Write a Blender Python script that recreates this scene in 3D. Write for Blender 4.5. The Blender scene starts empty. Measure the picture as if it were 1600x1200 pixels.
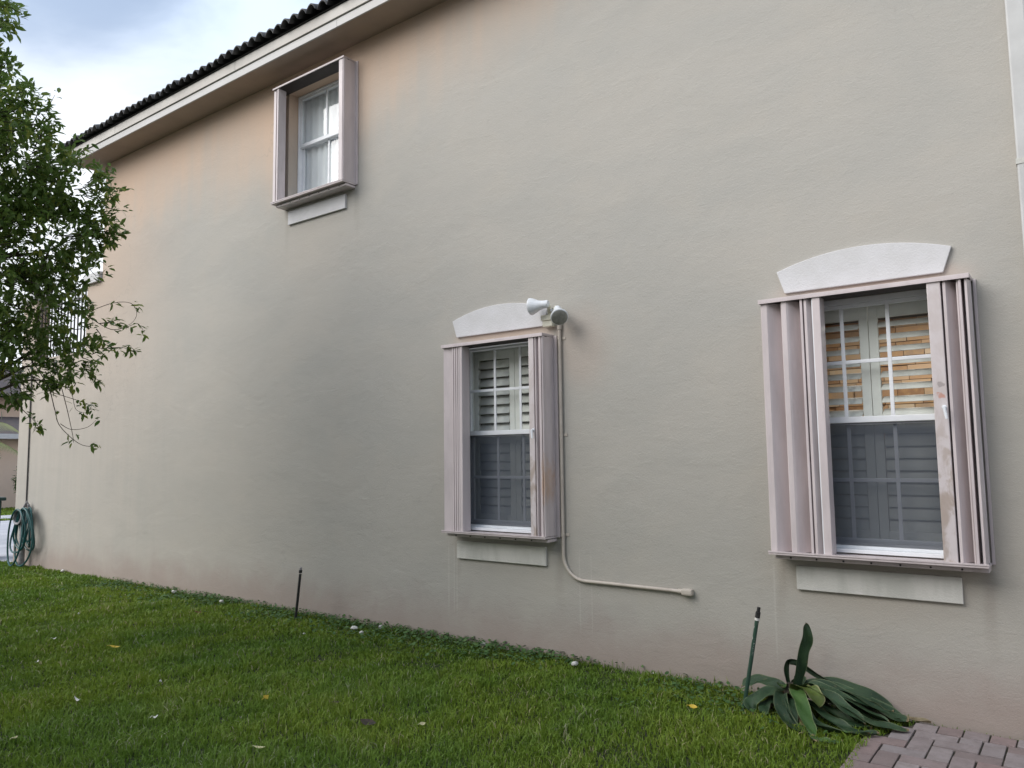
import bpy, bmesh, math, random
import numpy as np
from mathutils import Vector, Matrix, Euler, noise as mnoise

random.seed(11)
rng = np.random.default_rng(11)
S = bpy.context.scene
COL = S.collection

# ------------------------------------------------------------------ camera
cam_d = bpy.data.cameras.new('camera')
cam = bpy.data.objects.new('camera', cam_d)
COL.objects.link(cam)
cr = Vector((0.80146083, 0.59789718, -0.01339799))
cu = Vector((0.06615624, -0.06637028, 0.99559949))
cf = Vector((-0.5943769, 0.79882035, 0.09274781))
m = Matrix((( cr.x, cu.x, -cf.x, 0.0), (cr.y, cu.y, -cf.y, -4.9), (cr.z, cu.z, -cf.z, 1.6), (0, 0, 0, 1)))
cam.matrix_world = m
cam_d.sensor_width = 36.0
cam_d.lens = 36.0 * 1197.98 / 1600.0
cam_d.clip_start = 0.05
cam_d.clip_end = 2000
S.camera = cam

# ------------------------------------------------------------------ world
SUN_DIR = Vector((-0.52, -0.72, 0.64)).normalized()
W = bpy.data.worlds.new('World')
S.world = W
W.use_nodes = True
nt = W.node_tree
nt.nodes.clear()
def wn(t, **k):
    n = nt.nodes.new(t)
    for a, b in k.items(): setattr(n, a, b)
    return n
out = wn('ShaderNodeOutputWorld'); bg = wn('ShaderNodeBackground')
sky = wn('ShaderNodeTexSky', sky_type='NISHITA', sun_disc=False)
sky.sun_elevation = math.asin(SUN_DIR.z)
sky.sun_rotation = math.atan2(SUN_DIR.x, SUN_DIR.y)
sky.dust_density = 2.0
tc = wn('ShaderNodeTexCoord'); sep = wn('ShaderNodeSeparateXYZ')
nt.links.new(tc.outputs['Generated'], sep.inputs[0])
def wmath(op, a, b=None, c=None):
    n = wn('ShaderNodeMath', operation=op)
    for i, v in enumerate((a, b, c)):
        if v is None: continue
        if isinstance(v, (int, float)): n.inputs[i].default_value = v
        else: nt.links.new(v, n.inputs[i])
    return n.outputs[0]
zz = wmath('ADD', wmath('MAXIMUM', sep.outputs[2], 0.0), 0.22)
comb = wn('ShaderNodeCombineXYZ')
nt.links.new(wmath('DIVIDE', sep.outputs[0], zz), comb.inputs[0])
nt.links.new(wmath('DIVIDE', sep.outputs[1], zz), comb.inputs[1])
nz = wn('ShaderNodeTexNoise'); nz.inputs['Scale'].default_value = 2.3
nz.inputs['Detail'].default_value = 6; nz.inputs['Roughness'].default_value = 0.52
nz.inputs['Distortion'].default_value = 0.35
nt.links.new(comb.outputs[0], nz.inputs['Vector'])
mr = wn('ShaderNodeMapRange'); mr.interpolation_type = 'SMOOTHSTEP'
mr.inputs['From Min'].default_value = 0.33; mr.inputs['From Max'].default_value = 0.68
mr.inputs['To Min'].default_value = 0.34; mr.inputs['To Max'].default_value = 0.97
nt.links.new(nz.outputs[0], mr.inputs['Value'])
# low sky is whiter: thicker air towards the horizon
hz = wn('ShaderNodeMapRange'); hz.interpolation_type = 'SMOOTHSTEP'
hz.inputs['From Min'].default_value = 0.33; hz.inputs['From Max'].default_value = 0.50
hz.inputs['To Min'].default_value = 1.0; hz.inputs['To Max'].default_value = 0.0
nt.links.new(sep.outputs[2], hz.inputs['Value'])
fac = wmath('MAXIMUM', mr.outputs[0], hz.outputs[0])
mix = wn('ShaderNodeMix', data_type='RGBA')
nt.links.new(fac, mix.inputs['Factor'])
nt.links.new(sky.outputs[0], mix.inputs['A'])
hw_ = wn('ShaderNodeMapRange'); hw_.interpolation_type = 'SMOOTHSTEP'
hw_.inputs['From Min'].default_value = 0.35; hw_.inputs['From Max'].default_value = 0.50
nt.links.new(sep.outputs[2], hw_.inputs['Value'])
cc = wn('ShaderNodeMix', data_type='RGBA'); nt.links.new(hw_.outputs[0], cc.inputs['Factor'])
cc.inputs['A'].default_value = (7.0, 7.3, 7.7, 1); cc.inputs['B'].default_value = (5.5, 6.4, 7.7, 1)
nt.links.new(cc.outputs['Result'], mix.inputs['B'])
nt.links.new(mix.outputs['Result'], bg.inputs['Color'])
bg.inputs['Strength'].default_value = 0.082
nt.links.new(bg.outputs[0], out.inputs[0])

sd = bpy.data.lights.new('sun', 'SUN')
sd.energy = 1.5; sd.angle = math.radians(50); sd.color = (1.0, 0.97, 0.93)
sun = bpy.data.objects.new('sun', sd)
COL.objects.link(sun)
sun.rotation_euler = SUN_DIR.to_track_quat('Z', 'Y').to_euler()

S.view_settings.view_transform = 'Standard'
S.view_settings.look = 'None'
S.view_settings.exposure = 1.04
S.view_settings.gamma = 1.0
S.view_settings.use_curve_mapping = False
S.render.engine = 'CYCLES'

# ------------------------------------------------------------------ helpers
def tag(o, label=None, cat=None, group=None, kind=None):
    if label: o['label'] = label
    if cat: o['category'] = cat
    if group: o['group'] = group
    if kind: o['kind'] = kind
    return o
def link(name, data, parent=None):
    o = bpy.data.objects.new(name, data)
    COL.objects.link(o)
    if parent is not None:
        o.parent = parent
        # children keep world placement although the parent sits at its own base
        acc = Vector((0, 0, 0)); p = parent
        while p is not None:
            acc += p.location; p = p.parent
        o.location = -acc
    return o
def empty(name, loc=(0, 0, 0)):
    o = bpy.data.objects.new(name, None)
    COL.objects.link(o); o.location = loc
    o.empty_display_size = 0.1
    return o
def mesh(name, V, F, mat, parent=None, smooth=False):
    me = bpy.data.meshes.new(name)
    me.from_pydata([tuple(v) for v in V], [], [tuple(f) for f in F])
    me.validate(); me.update()
    me.materials.append(mat)
    if smooth:
        for p in me.polygons: p.use_smooth = True
    return link(name, me, parent)
class MB:
    def __init__(s): s.V = []; s.F = []
    def add(s, V, F):
        n = len(s.V); s.V += [tuple(v) for v in V]; s.F += [tuple(i + n for i in f) for f in F]; return s
    def box(s, x0, x1, y0, y1, z0, z1):
        V = [(x, y, z) for z in (z0, z1) for y in (y0, y1) for x in (x0, x1)]
        return s.add(V, [(0, 2, 3, 1), (4, 5, 7, 6), (0, 1, 5, 4), (2, 6, 7, 3), (0, 4, 6, 2), (1, 3, 7, 5)])
    def tube(s, pts, r, n=8, cap=True):
        pts = [Vector(p) for p in pts]; rr = r if isinstance(r, (list, tuple)) else [r] * len(pts)
        V = []; F = []; up = None
        for i, p in enumerate(pts):
            t = (pts[min(i + 1, len(pts) - 1)] - pts[max(i - 1, 0)]).normalized()
            if up is None:
                up = Vector((0, 0, 1)) if abs(t.z) < .9 else Vector((1, 0, 0))
            a = t.cross(up).normalized(); b = a.cross(t).normalized(); up = b
            for k in range(n):
                an = 2 * math.pi * k / n
                V.append(p + (a * math.cos(an) + b * math.sin(an)) * rr[i])
        for i in range(len(pts) - 1):
            for k in range(n):
                k2 = (k + 1) % n
                F.append((i * n + k, i * n + k2, (i + 1) * n + k2, (i + 1) * n + k))
        if cap:
            F.append(tuple(range(n - 1, -1, -1))); F.append(tuple((len(pts) - 1) * n + k for k in range(n)))
        return s.add(V, F)
    def lathe(s, prof, origin, d, n=20):
        d = Vector(d).normalized(); o = Vector(origin)
        up = Vector((0, 0, 1)) if abs(d.z) < .9 else Vector((1, 0, 0))
        a = d.cross(up).normalized(); b = a.cross(d).normalized()
        V = []; F = []
        for (h, r) in prof:
            for k in range(n):
                an = 2 * math.pi * k / n
                V.append(o + d * h + (a * math.cos(an) + b * math.sin(an)) * r)
        for i in range(len(prof) - 1):
            for k in range(n):
                k2 = (k + 1) % n
                F.append((i * n + k, i * n + k2, (i + 1) * n + k2, (i + 1) * n + k))
        F.append(tuple(range(n - 1, -1, -1))); F.append(tuple((len(prof) - 1) * n + k for k in range(n)))
        return s.add(V, F)
    def prism_xy(s, pts, z0, z1):
        n = len(pts)
        V = [(x, y, z0) for x, y in pts] + [(x, y, z1) for x, y in pts]
        F = [tuple(range(n - 1, -1, -1)), tuple(range(n, 2 * n))]
        F += [(i, (i + 1) % n, n + (i + 1) % n, n + i) for i in range(n)]
        return s.add(V, F)
    def prism_xz(s, pts, y0, y1):
        n = len(pts)
        V = [(x, y0, z) for x, z in pts] + [(x, y1, z) for x, z in pts]
        F = [tuple(range(n)), tuple(range(2 * n - 1, n - 1, -1))]
        F += [(i, n + i, n + (i + 1) % n, (i + 1) % n) for i in range(n)]
        return s.add(V, F)
    def build(s, name, mat, parent=None, smooth=False, bevel=0, angle=40):
        o = mesh(name, s.V, s.F, mat, parent, smooth)
        bm = bmesh.new(); bm.from_mesh(o.data)
        bmesh.ops.recalc_face_normals(bm, faces=bm.faces)
        if bevel:
            ed = [e for e in bm.edges if len(e.link_faces) == 2 and e.calc_face_angle(0) > math.radians(30)]
            bmesh.ops.bevel(bm, geom=ed, offset=bevel, segments=2, affect='EDGES', profile=.6)
        bm.to_mesh(o.data); bm.free()
        if smooth:
            o.data.set_sharp_from_angle(angle=math.radians(angle))
        return o
def box(name, b, mat, parent=None, bevel=0):
    return MB().box(*b).build(name, mat, parent, bevel=bevel)
def spline(pts, n=8):
    P = [Vector(p) for p in pts]; out = []
    for i in range(len(P) - 1):
        p0 = P[max(i - 1, 0)]; p1 = P[i]; p2 = P[i + 1]; p3 = P[min(i + 2, len(P) - 1)]
        for k in range(n):
            t = k / n
            out.append(0.5 * ((2 * p1) + (-p0 + p2) * t + (2 * p0 - 5 * p1 + 4 * p2 - p3) * t * t + (-p0 + 3 * p1 - 3 * p2 + p3) * t ** 3))
    out.append(P[-1]); return out

# ------------------------------------------------------------------ materials
class N:
    def __init__(s, name):
        s.m = bpy.data.materials.new(name); s.m.use_nodes = True
        s.t = s.m.node_tree; s.b = s.t.nodes['Principled BSDF']; s.o = s.t.nodes['Material Output']
    def n(s, t, **k):
        x = s.t.nodes.new(t)
        for a, b in k.items(): setattr(x, a, b)
        return x
    def l(s, a, b): s.t.links.new(a, b)
    def math(s, op, a, b=None, clamp=False):
        x = s.n('ShaderNodeMath', operation=op, use_clamp=clamp)
        for i, v in enumerate((a, b)):
            if v is None: continue
            if isinstance(v, (int, float)): x.inputs[i].default_value = v
            else: s.l(v, x.inputs[i])
        return x.outputs[0]
    def pos(s, scale=(1, 1, 1)):
        g = s.n('ShaderNodeNewGeometry'); mp = s.n('ShaderNodeMapping')
        mp.inputs['Scale'].default_value = scale
        s.l(g.outputs['Position'], mp.inputs['Vector']); return mp.outputs[0]
    def noise(s, vec, scale, detail=4, rough=.55, dist=0):
        x = s.n('ShaderNodeTexNoise'); x.inputs['Scale'].default_value = scale
        x.inputs['Detail'].default_value = detail; x.inputs['Roughness'].default_value = rough
        x.inputs['Distortion'].default_value = dist
        s.l(vec, x.inputs['Vector']); return x.outputs['Fac']
    def ss(s, v, a, b, c=0., d=1.):
        x = s.n('ShaderNodeMapRange'); x.interpolation_type = 'SMOOTHSTEP'
        for k, q in (('From Min', a), ('From Max', b), ('To Min', c), ('To Max', d)): x.inputs[k].default_value = q
        s.l(v, x.inputs['Value']); return x.outputs[0]
    def mix(s, f, a, b, blend='MIX'):
        x = s.n('ShaderNodeMix', data_type='RGBA', blend_type=blend)
        for k, v in (('Factor', f), ('A', a), ('B', b)):
            if isinstance(v, (int, float)): x.inputs[k].default_value = v
            elif isinstance(v, tuple): x.inputs[k].default_value = (*v[:3], 1)
            else: s.l(v, x.inputs[k])
        return x.outputs['Result']
    def bump(s, h, strength, dist, prev=None):
        x = s.n('ShaderNodeBump'); x.inputs['Strength'].default_value = strength
        x.inputs['Distance'].default_value = dist
        s.l(h, x.inputs['Height'])
        if prev is not None: s.l(prev, x.inputs['Normal'])
        return x.outputs[0]
    def set(s, color=None, rough=None, normal=None, metallic=None, spec=None):
        for k, v in (('Base Color', color), ('Roughness', rough), ('Metallic', metallic), ('Specular IOR Level', spec)):
            if v is None: continue
            if isinstance(v, tuple): s.b.inputs[k].default_value = (*v[:3], 1)
            elif isinstance(v, (int, float)): s.b.inputs[k].default_value = v
            else: s.l(v, s.b.inputs[k])
        if normal is not None: s.l(normal, s.b.inputs['Normal'])
        return s.m

def simple(name, c1, c2=None, scale=8., rough=.6, bump=0., bscale=60., metallic=0., spec=.5, stretch=(1, 1, 1), rand=0.):
    n = N(name); p = n.pos(stretch)
    c2 = c2 or tuple(v * .82 for v in c1)
    f = n.ss(n.noise(p, scale, 5, .6), .35, .68)
    c = n.mix(f, c1, c2)
    if rand:
        oi = n.n('ShaderNodeObjectInfo')
        hsv = n.n('ShaderNodeHueSaturation'); n.l(c, hsv.inputs['Color'])
        n.l(n.ss(oi.outputs['Random'], 0, 1, 1 - rand, 1 + rand), hsv.inputs['Value'])
        c = hsv.outputs[0]
    nn = n.bump(n.noise(n.pos(), bscale, 4), bump, .004) if bump else None
    return n.set(c, rough, nn, metallic, spec)

def wall_material():
    n = N('stucco'); g = n.n('ShaderNodeNewGeometry'); s = n.n('ShaderNodeSeparateXYZ')
    n.l(g.outputs['Position'], s.inputs[0]); X, Z = s.outputs[0], s.outputs[2]
    p = n.pos(); big = n.noise(p, .55, 3, .5); med = n.noise(p, 2.2, 5, .6, .4)
    streak = n.noise(n.pos((1, 1, .10)), 5.5, 4, .6)
    cloud = n.noise(n.pos((.55, 1, 1.2)), 1.1, 4, .55, .5)
    greige = n.mix(n.ss(cloud, .32, .70), (.440, .418, .378), (.405, .392, .360))
    greige = n.mix(n.ss(med, .45, .75, 0, .35), greige, (.47, .435, .38))
    # original peach paint survives where the eave and the trim keep the rain off
    zz = n.math('ADD', Z, n.math('MULTIPLY', n.math('SUBTRACT', big, .5), 1.6))
    zz = n.math('ADD', zz, n.math('MULTIPLY', n.math('SUBTRACT', streak, .5), .7))
    xr = n.ss(X, -6.0, -1.5, 0, .9)
    peach = n.ss(n.math('SUBTRACT', zz, xr), 4.25, 5.55, 0, .82)
    left = n.math('MULTIPLY', n.ss(X, -10.6, -8.2, .55, 0), n.ss(Z, .8, 4.8))
    peach = n.math('MAXIMUM', peach, left)
    c = n.mix(peach, greige, (.620, .440, .315))
    # paler band towards the far left, streaky
    pale = n.math('MULTIPLY', n.ss(X, -11.6, -6.6, .42, 0), n.ss(streak, .38, .62, .45, 1))
    pale = n.math('MULTIPLY', pale, n.ss(Z, 4.2, 2.6))
    c = n.mix(pale, c, (.56, .51, .45))
    # splash-back dirt along the foot of the wall
    zb = n.math('ADD', Z, n.math('MULTIPLY', n.math('SUBTRACT', med, .5), .55))
    foot = n.ss(zb, .62, .12, 0, .75)
    c = n.mix(foot, c, (.335, .262, .228))
    tan = n.math('MULTIPLY', n.ss(zb, 3.2, .9), n.ss(zb, .2, .75))
    c = n.mix(n.math('MULTIPLY', tan, .26), c, (.345, .325, .275))
    # reddish bloom beside the lamp and around window heads
    def blob(cx, cz, rx, rz, col, amt, c):
        dx = n.math('DIVIDE', n.math('SUBTRACT', X, cx), rx); dz = n.math('DIVIDE', n.math('SUBTRACT', Z, cz), rz)
        d = n.math('SQRT', n.math('ADD', n.math('MULTIPLY', dx, dx), n.math('MULTIPLY', dz, dz)))
        d = n.math('ADD', d, n.math('MULTIPLY', n.math('SUBTRACT', med, .5), .9))
        return n.mix(n.ss(d, 1.0, .25, 0, amt), c, col)
    c = blob(-2.98, 2.38, .34, .42, (.47, .37, .31), .38, c)
    c = blob(-3.75, 2.58, .75, .14, (.50, .36, .27), .6, c)
    c = blob(-1.0, 2.60, .70, .12, (.50, .36, .29), .6, c)
    c = blob(-1.0, .95, .9, .5, (.42, .36, .29), .35, c)
    c = blob(-6.1, 3.75, .9, .5, (.50, .45, .39), .35, c)
    # dark drips from the ends of the shutter tracks
    for cx, zt in ((-4.24, .96), (-3.22, .96), (-1.57, .96), (-.46, .96), (-6.55, 4.19), (-5.48, 4.19), (-.155, 2.2)):
        dx = n.math('ABSOLUTE', n.math('SUBTRACT', n.math('ADD', X, n.math('MULTIPLY', n.math('SUBTRACT', med, .5), .10)), cx))
        f = n.math('MULTIPLY', n.ss(dx, .055, .006, 0, .38), n.math('MULTIPLY', n.ss(Z, zt + .03, zt - .03), n.ss(Z, zt - .62, zt - .05)))
        f = n.math('MULTIPLY', f, n.ss(streak, .35, .6, .3, 1))
        c = n.mix(f, c, (.25, .22, .18))
    # pale run-off lines under the sills
    for cx, w in ((-4.33, .012), (-4.27, .008), (-4.24, .010), (-3.05, .008), (-2.95, .006), (-1.62, .008)):
        dx = n.math('ABSOLUTE', n.math('SUBTRACT', n.math('ADD', X, n.math('MULTIPLY', n.math('SUBTRACT', med, .5), .01)), cx))
        f = n.math('MULTIPLY', n.ss(dx, w, w * .3, 0, .42), n.math('MULTIPLY', n.ss(Z, .95, .80), n.ss(Z, .25, .45)))
        c = n.mix(f, c, (.50, .48, .44))
    fleck = n.noise(p, 42, 2, .5)
    c = n.mix(n.ss(fleck, .76, .82, 0, .5), c, (.24, .22, .20))
    grain = n.noise(p, 190, 3, .6)
    c = n.mix(n.ss(grain, .3, .7, 0, .16), c, (.28, .27, .25))
    hair = n.n('ShaderNodeTexVoronoi', feature='DISTANCE_TO_EDGE'); hair.inputs['Scale'].default_value = .55
    wv = n.n('ShaderNodeVectorMath', operation='ADD'); nzv = n.n('ShaderNodeTexNoise'); nzv.inputs['Scale'].default_value = 2.2; nzv.inputs['Detail'].default_value = 5
    n.l(p, nzv.inputs['Vector']); n.l(p, wv.inputs[0]); n.l(nzv.outputs['Color'], wv.inputs[1]); n.l(wv.outputs[0], hair.inputs['Vector'])
    crk = n.math('MULTIPLY', n.ss(hair.outputs['Distance'], .004, .001, 0, .22), n.ss(big, .50, .62))
    c = n.mix(crk, c, (.27, .25, .23))
    trowel = n.noise(n.pos((.8, 1, 1.4)), 1.7, 3, .5, .5)
    ridge = n.noise(n.pos((.7, 1, 2.0)), 3.5, 4, .55, .7)
    b1 = n.bump(trowel, .36, .026)
    b2 = n.bump(n.ss(ridge, .57, .61), .10, .004, b1)
    b2 = n.bump(n.noise(n.pos((.8, 1, 1.3)), 13, 5, .65, .5), .22, .009, b2)
    b3 = n.bump(grain, .55, .0030, b2)
    b4 = n.bump(n.noise(p, 75, 3, .65), .45, .004, b3)
    return n.set(c, .88, b4, spec=.25)

M = {}
M['wall'] = wall_material()
M['trim'] = simple('trim_paint', (.60, .595, .605), (.555, .55, .55), 4.5, .7, .6, 110)
M['sill'] = simple('sill_paint', (.62, .61, .57), (.50, .50, .46), 6, .7, .6, 110, stretch=(1, 1, .3))
M['fascia'] = simple('fascia_paint', (.58, .555, .51), (.50, .47, .43), 2.5, .6, .1, 60, stretch=(.3, 1, 2))
M['fascia_low'] = simple('drip_edge_paint', (.50, .49, .48), (.43, .42, .40), 2.5, .5, .1, 60, stretch=(.3, 1, 2))
M['soffit'] = simple('soffit_paint', (.40, .32, .26), (.36, .29, .24), 3, .8, .1)
M['tile'] = simple('roof_tile_concrete', (.085, .082, .082), (.040, .042, .046), 9, .85, .5, 40, rand=.25)
M['alu'] = simple('white_aluminium', (.80, .82, .85), (.74, .76, .79), 6, .38, 0)
M['bronze'] = simple('dark_metal', (.03, .03, .032), None, 6, .5)
M['pipe'] = simple('painted_conduit', (.50, .45, .39), (.42, .37, .32), 9, .6, .1)
M['lampwhite'] = simple('lamp_enamel', (.72, .75, .78), (.64, .66, .68), 20, .35)
M['lampbeige'] = simple('aged_plastic', (.70, .68, .56), (.58, .56, .45), 20, .5)
M['louver'] = simple('louver_paint', (.80, .80, .76), (.76, .76, .72), 8, .5)
M['darkroom'] = simple('room_plaster', (.42, .34, .25), None, 2, .9)
M['curtain'] = simple('sheer_curtain', (.92, .94, .97), (.84, .86, .90), 3.2, .9, stretch=(4, 1, .35))
M['concrete'] = simple('concrete', (.46, .465, .50), (.38, .385, .42), 2, .9, .2, 30)
M['soil'] = simple('soil', (.022, .028, .010), (.014, .015, .008), 6, .95, .5, 40)
M['rubber'] = simple('rubber_hose', (.005, .085, .085), (.005, .055, .058), 20, .42)
M['greypl'] = simple('grey_plastic', (.30, .29, .30), (.22, .21, .22), 20, .5)
M['bin'] = simple('bin_plastic', (.012, .045, .038), None, 10, .45)
M['pink'] = simple('pink_stucco', (.62, .47, .38), (.55, .42, .35), 1, .9, .1)
M['cream'] = simple('cream_stucco', (.74, .66, .57), (.68, .61, .53), 1, .9, .1)
M['farpink'] = simple('far_peach_stucco', (.80, .62, .50), (.74, .57, .46), 1, .9, .1)
M['farroof'] = simple('far_roof_tile', (.085, .065, .06), (.05, .045, .05), 6, .9)
M['bark'] = simple('bark', (.13, .10, .075), (.07, .055, .04), 14, .9, .6, 40)
M['twig'] = simple('twig_bark', (.075, .06, .04), (.045, .04, .028), 20, .9)
M['cable'] = simple('cable_sheath', (.06, .055, .055), None, 10, .6)
M['stone'] = simple('limestone', (.62, .61, .58), (.45, .44, .41), 25, .9, .6, 60)
M['blackpipe'] = simple('black_pvc', (.012, .013, .013), (.03, .03, .03), 60, .5)
M['yellow'] = simple('yellow_leaf', (.60, .42, .04), (.50, .34, .04), 60, .6)
M['paleleaf'] = simple('pale_leaf', (.55, .52, .30), (.42, .38, .22), 60, .7)
M['brownleaf'] = simple('brown_leaf', (.05, .035, .025), (.02, .018, .012), 60, .8)
M['petal'] = simple('white_petal', (.75, .74, .70), None, 60, .7)

def shutter_material():
    n = N('shutter_paint'); p = n.pos((1, 1, .22))
    f = n.ss(n.noise(p, 9, 5, .6), .35, .7)
    c = n.mix(f, (.62, .55, .55), (.52, .46, .46))
    f2 = n.ss(n.noise(n.pos((1, 1, .35)), 16, 6, .7), .60, .78, 0, .45)
    c = n.mix(f2, c, (.40, .33, .29))
    g = n.n('ShaderNodeNewGeometry'); s = n.n('ShaderNodeSeparateXYZ'); n.l(g.outputs['Position'], s.inputs[0])
    nn = n.noise(n.pos(), 22, 4, .6)
    dx = n.math('DIVIDE', n.math('SUBTRACT', s.outputs[0], -3.250), .018)
    dz = n.math('DIVIDE', n.math('SUBTRACT', s.outputs[2], 1.40), .22)
    d = n.math('SQRT', n.math('ADD', n.math('MULTIPLY', dx, dx), n.math('MULTIPLY', dz, dz)))
    d = n.math('ADD', d, n.math('MULTIPLY', n.math('SUBTRACT', nn, .5), 1.1))
    c = n.mix(n.ss(d, 1.15, .3, 0, .6), c, (.50, .29, .15))
    for zc in (1.86, 1.93):
        dx = n.math('DIVIDE', n.math('SUBTRACT', s.outputs[0], -.612), .022)
        dz = n.math('DIVIDE', n.math('SUBTRACT', s.outputs[2], zc), .014)
        d = n.math('SQRT', n.math('ADD', n.math('MULTIPLY', dx, dx), n.math('MULTIPLY', dz, dz)))
        d = n.math('ADD', d, n.math('MULTIPLY', n.math('SUBTRACT', nn, .5), 2.2))
        c = n.mix(n.ss(d, 1.1, .6, 0, .7), c, (.45, .17, .12) if zc < 1.9 else (.30, .26, .25))
    return n.set(c, .42, n.bump(n.noise(n.pos(), 120, 3), .05, .002), spec=.5)
M['shutter'] = shutter_material()
def stained_post():
    n = N('stained_post_paint')
    f = n.ss(n.noise(n.pos((1, 1, .5)), 13, 6, .65, .6), .42, .62, 0, .8)
    g = n.n('ShaderNodeNewGeometry'); s = n.n('ShaderNodeSeparateXYZ'); n.l(g.outputs['Position'], s.inputs[0])
    f = n.math('MULTIPLY', f, n.ss(s.outputs[2], 1.9, 1.4, .3, 1))
    c = n.mix(f, (.60, .545, .545), (.36, .285, .235))
    dx = n.math('DIVIDE', n.math('SUBTRACT', s.outputs[0], -.615), .02)
    for zc, cc in ((1.895, (.50, .20, .13)), (1.955, (.28, .24, .23))):
        dz = n.math('DIVIDE', n.math('SUBTRACT', s.outputs[2], zc), .016)
        d = n.math('SQRT', n.math('ADD', n.math('MULTIPLY', dx, dx), n.math('MULTIPLY', dz, dz)))
        d = n.math('ADD', d, n.math('MULTIPLY', n.math('SUBTRACT', n.noise(n.pos(), 60, 3), .5), 2.6))
        c = n.mix(n.ss(d, 1.1, .6, 0, .7), c, cc)
    return n.set(c, .45)
M['post'] = stained_post()
M['header_shade'] = simple('header_shade_dark', (.055, .045, .042), None, 9, .7)  # near-black brown, shade under the shutter headers put into colour

def glass_material(name='window_glass', base=0.):
    n = N(name)
    tr = n.n('ShaderNodeBsdfTransparent'); tr.inputs[0].default_value = (.96, .98, .97, 1)
    gl = n.n('ShaderNodeBsdfGlossy'); gl.inputs['Roughness'].default_value = .012
    fr = n.n('ShaderNodeFresnel'); gg = n.n('ShaderNodeNewGeometry'); n.l(n.math('SUBTRACT', 1.62, n.math('MULTIPLY', gg.outputs['Backfacing'], 1.62 - 1 / 1.62)), fr.inputs['IOR'])
    mx = n.n('ShaderNodeMixShader')
    n.l(n.bump(n.noise(n.pos(), 1.6, 2), .06, .02), gl.inputs['Normal'])
    n.l(n.math('ADD', fr.outputs[0], base, True), mx.inputs[0]); n.l(tr.outputs[0], mx.inputs[1]); n.l(gl.outputs[0], mx.inputs[2])
    n.l(mx.outputs[0], n.o.inputs[0]); return n.m
M['glass'] = glass_material()
M['coated'] = glass_material('coated_glass', .03)
def screen_material():
    n = N('insect_screen')
    tr = n.n('ShaderNodeBsdfTransparent')
    d = n.n('ShaderNodeBsdfDiffuse'); d.inputs[0].default_value = (.075, .088, .115, 1)
    mx = n.n('ShaderNodeMixShader'); mx.inputs[0].default_value = .60
    n.l(tr.outputs[0], mx.inputs[1]); n.l(d.outputs[0], mx.inputs[2]); n.l(mx.outputs[0], n.o.inputs[0]); return n.m
M['screen'] = screen_material()

def leaf_material(name, a, b, c, trans=.35, rough=.4, spec=.4):
    n = N(name); at = n.n('ShaderNodeAttribute', attribute_name='tint')
    oi = n.n('ShaderNodeObjectInfo')
    t = n.math('FRACT', n.math('ADD', at.outputs['Fac'], oi.outputs['Random']))
    ramp = n.n('ShaderNodeValToRGB')
    e = ramp.color_ramp.elements; e[0].color = (*a, 1); e[0].position = 0
    e[1].color = (*c, 1); e[1].position = 1
    k = e.new(.72); k.color = (*b, 1)
    n.l(t, ramp.inputs[0])
    n.set(ramp.outputs[0], rough, spec=spec)
    tl = n.n('ShaderNodeBsdfTranslucent'); n.l(ramp.outputs[0], tl.inputs[0])
    mx = n.n('ShaderNodeMixShader'); mx.inputs[0].default_value = trans
    n.l(n.b.outputs[0], mx.inputs[1]); n.l(tl.outputs[0], mx.inputs[2]); n.l(mx.outputs[0], n.o.inputs[0]); return n.m
M['leaf'] = leaf_material('tree_leaf', (.105, .185, .050), (.170, .255, .062), (.360, .400, .085), .54, .28)
M['palm'] = leaf_material('palm_leaf', (.22, .25, .10), (.30, .32, .15), (.36, .36, .20), .3, .5)
M['hedge'] = leaf_material('hedge_leaf', (.03, .07, .02), (.05, .10, .025), (.08, .13, .03), .2, .5)

def grass_material():
    n = N('grass_blade'); at = n.n('ShaderNodeAttribute', attribute_name='tint')
    ramp = n.n('ShaderNodeValToRGB'); e = ramp.color_ramp.elements
    e[0].color = (.135, .205, .026, 1); e[1].color = (.400, .440, .095, 1)
    k = e.new(.55); k.color = (.195, .290, .030, 1)
    k = e.new(.965); k.color = (.240, .300, .050, 1)
    e[-1].color = (.42, .38, .20, 1)
    n.l(at.outputs['Fac'], ramp.inputs[0])
    patch = n.ss(n.noise(n.pos((1, 1, 0)), .9, 4, .6, .3), .36, .66)
    c = n.mix(patch, ramp.outputs[0], n.mix(1.0, ramp.outputs[0], (.72, .86, 1.05), 'MULTIPLY'))
    n.set(c, .5, spec=.25)
    tl = n.n('ShaderNodeBsdfTranslucent'); n.l(c, tl.inputs[0])
    mx = n.n('ShaderNodeMixShader'); mx.inputs[0].default_value = .3
    n.l(n.b.outputs[0], mx.inputs[1]); n.l(tl.outputs[0], mx.inputs[2]); n.l(mx.outputs[0], n.o.inputs[0]); return n.m
M['grass'] = grass_material()
M['weed'] = leaf_material('weed_leaf', (.045, .100, .030), (.070, .150, .042), (.11, .19, .06), .2, .5)

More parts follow.
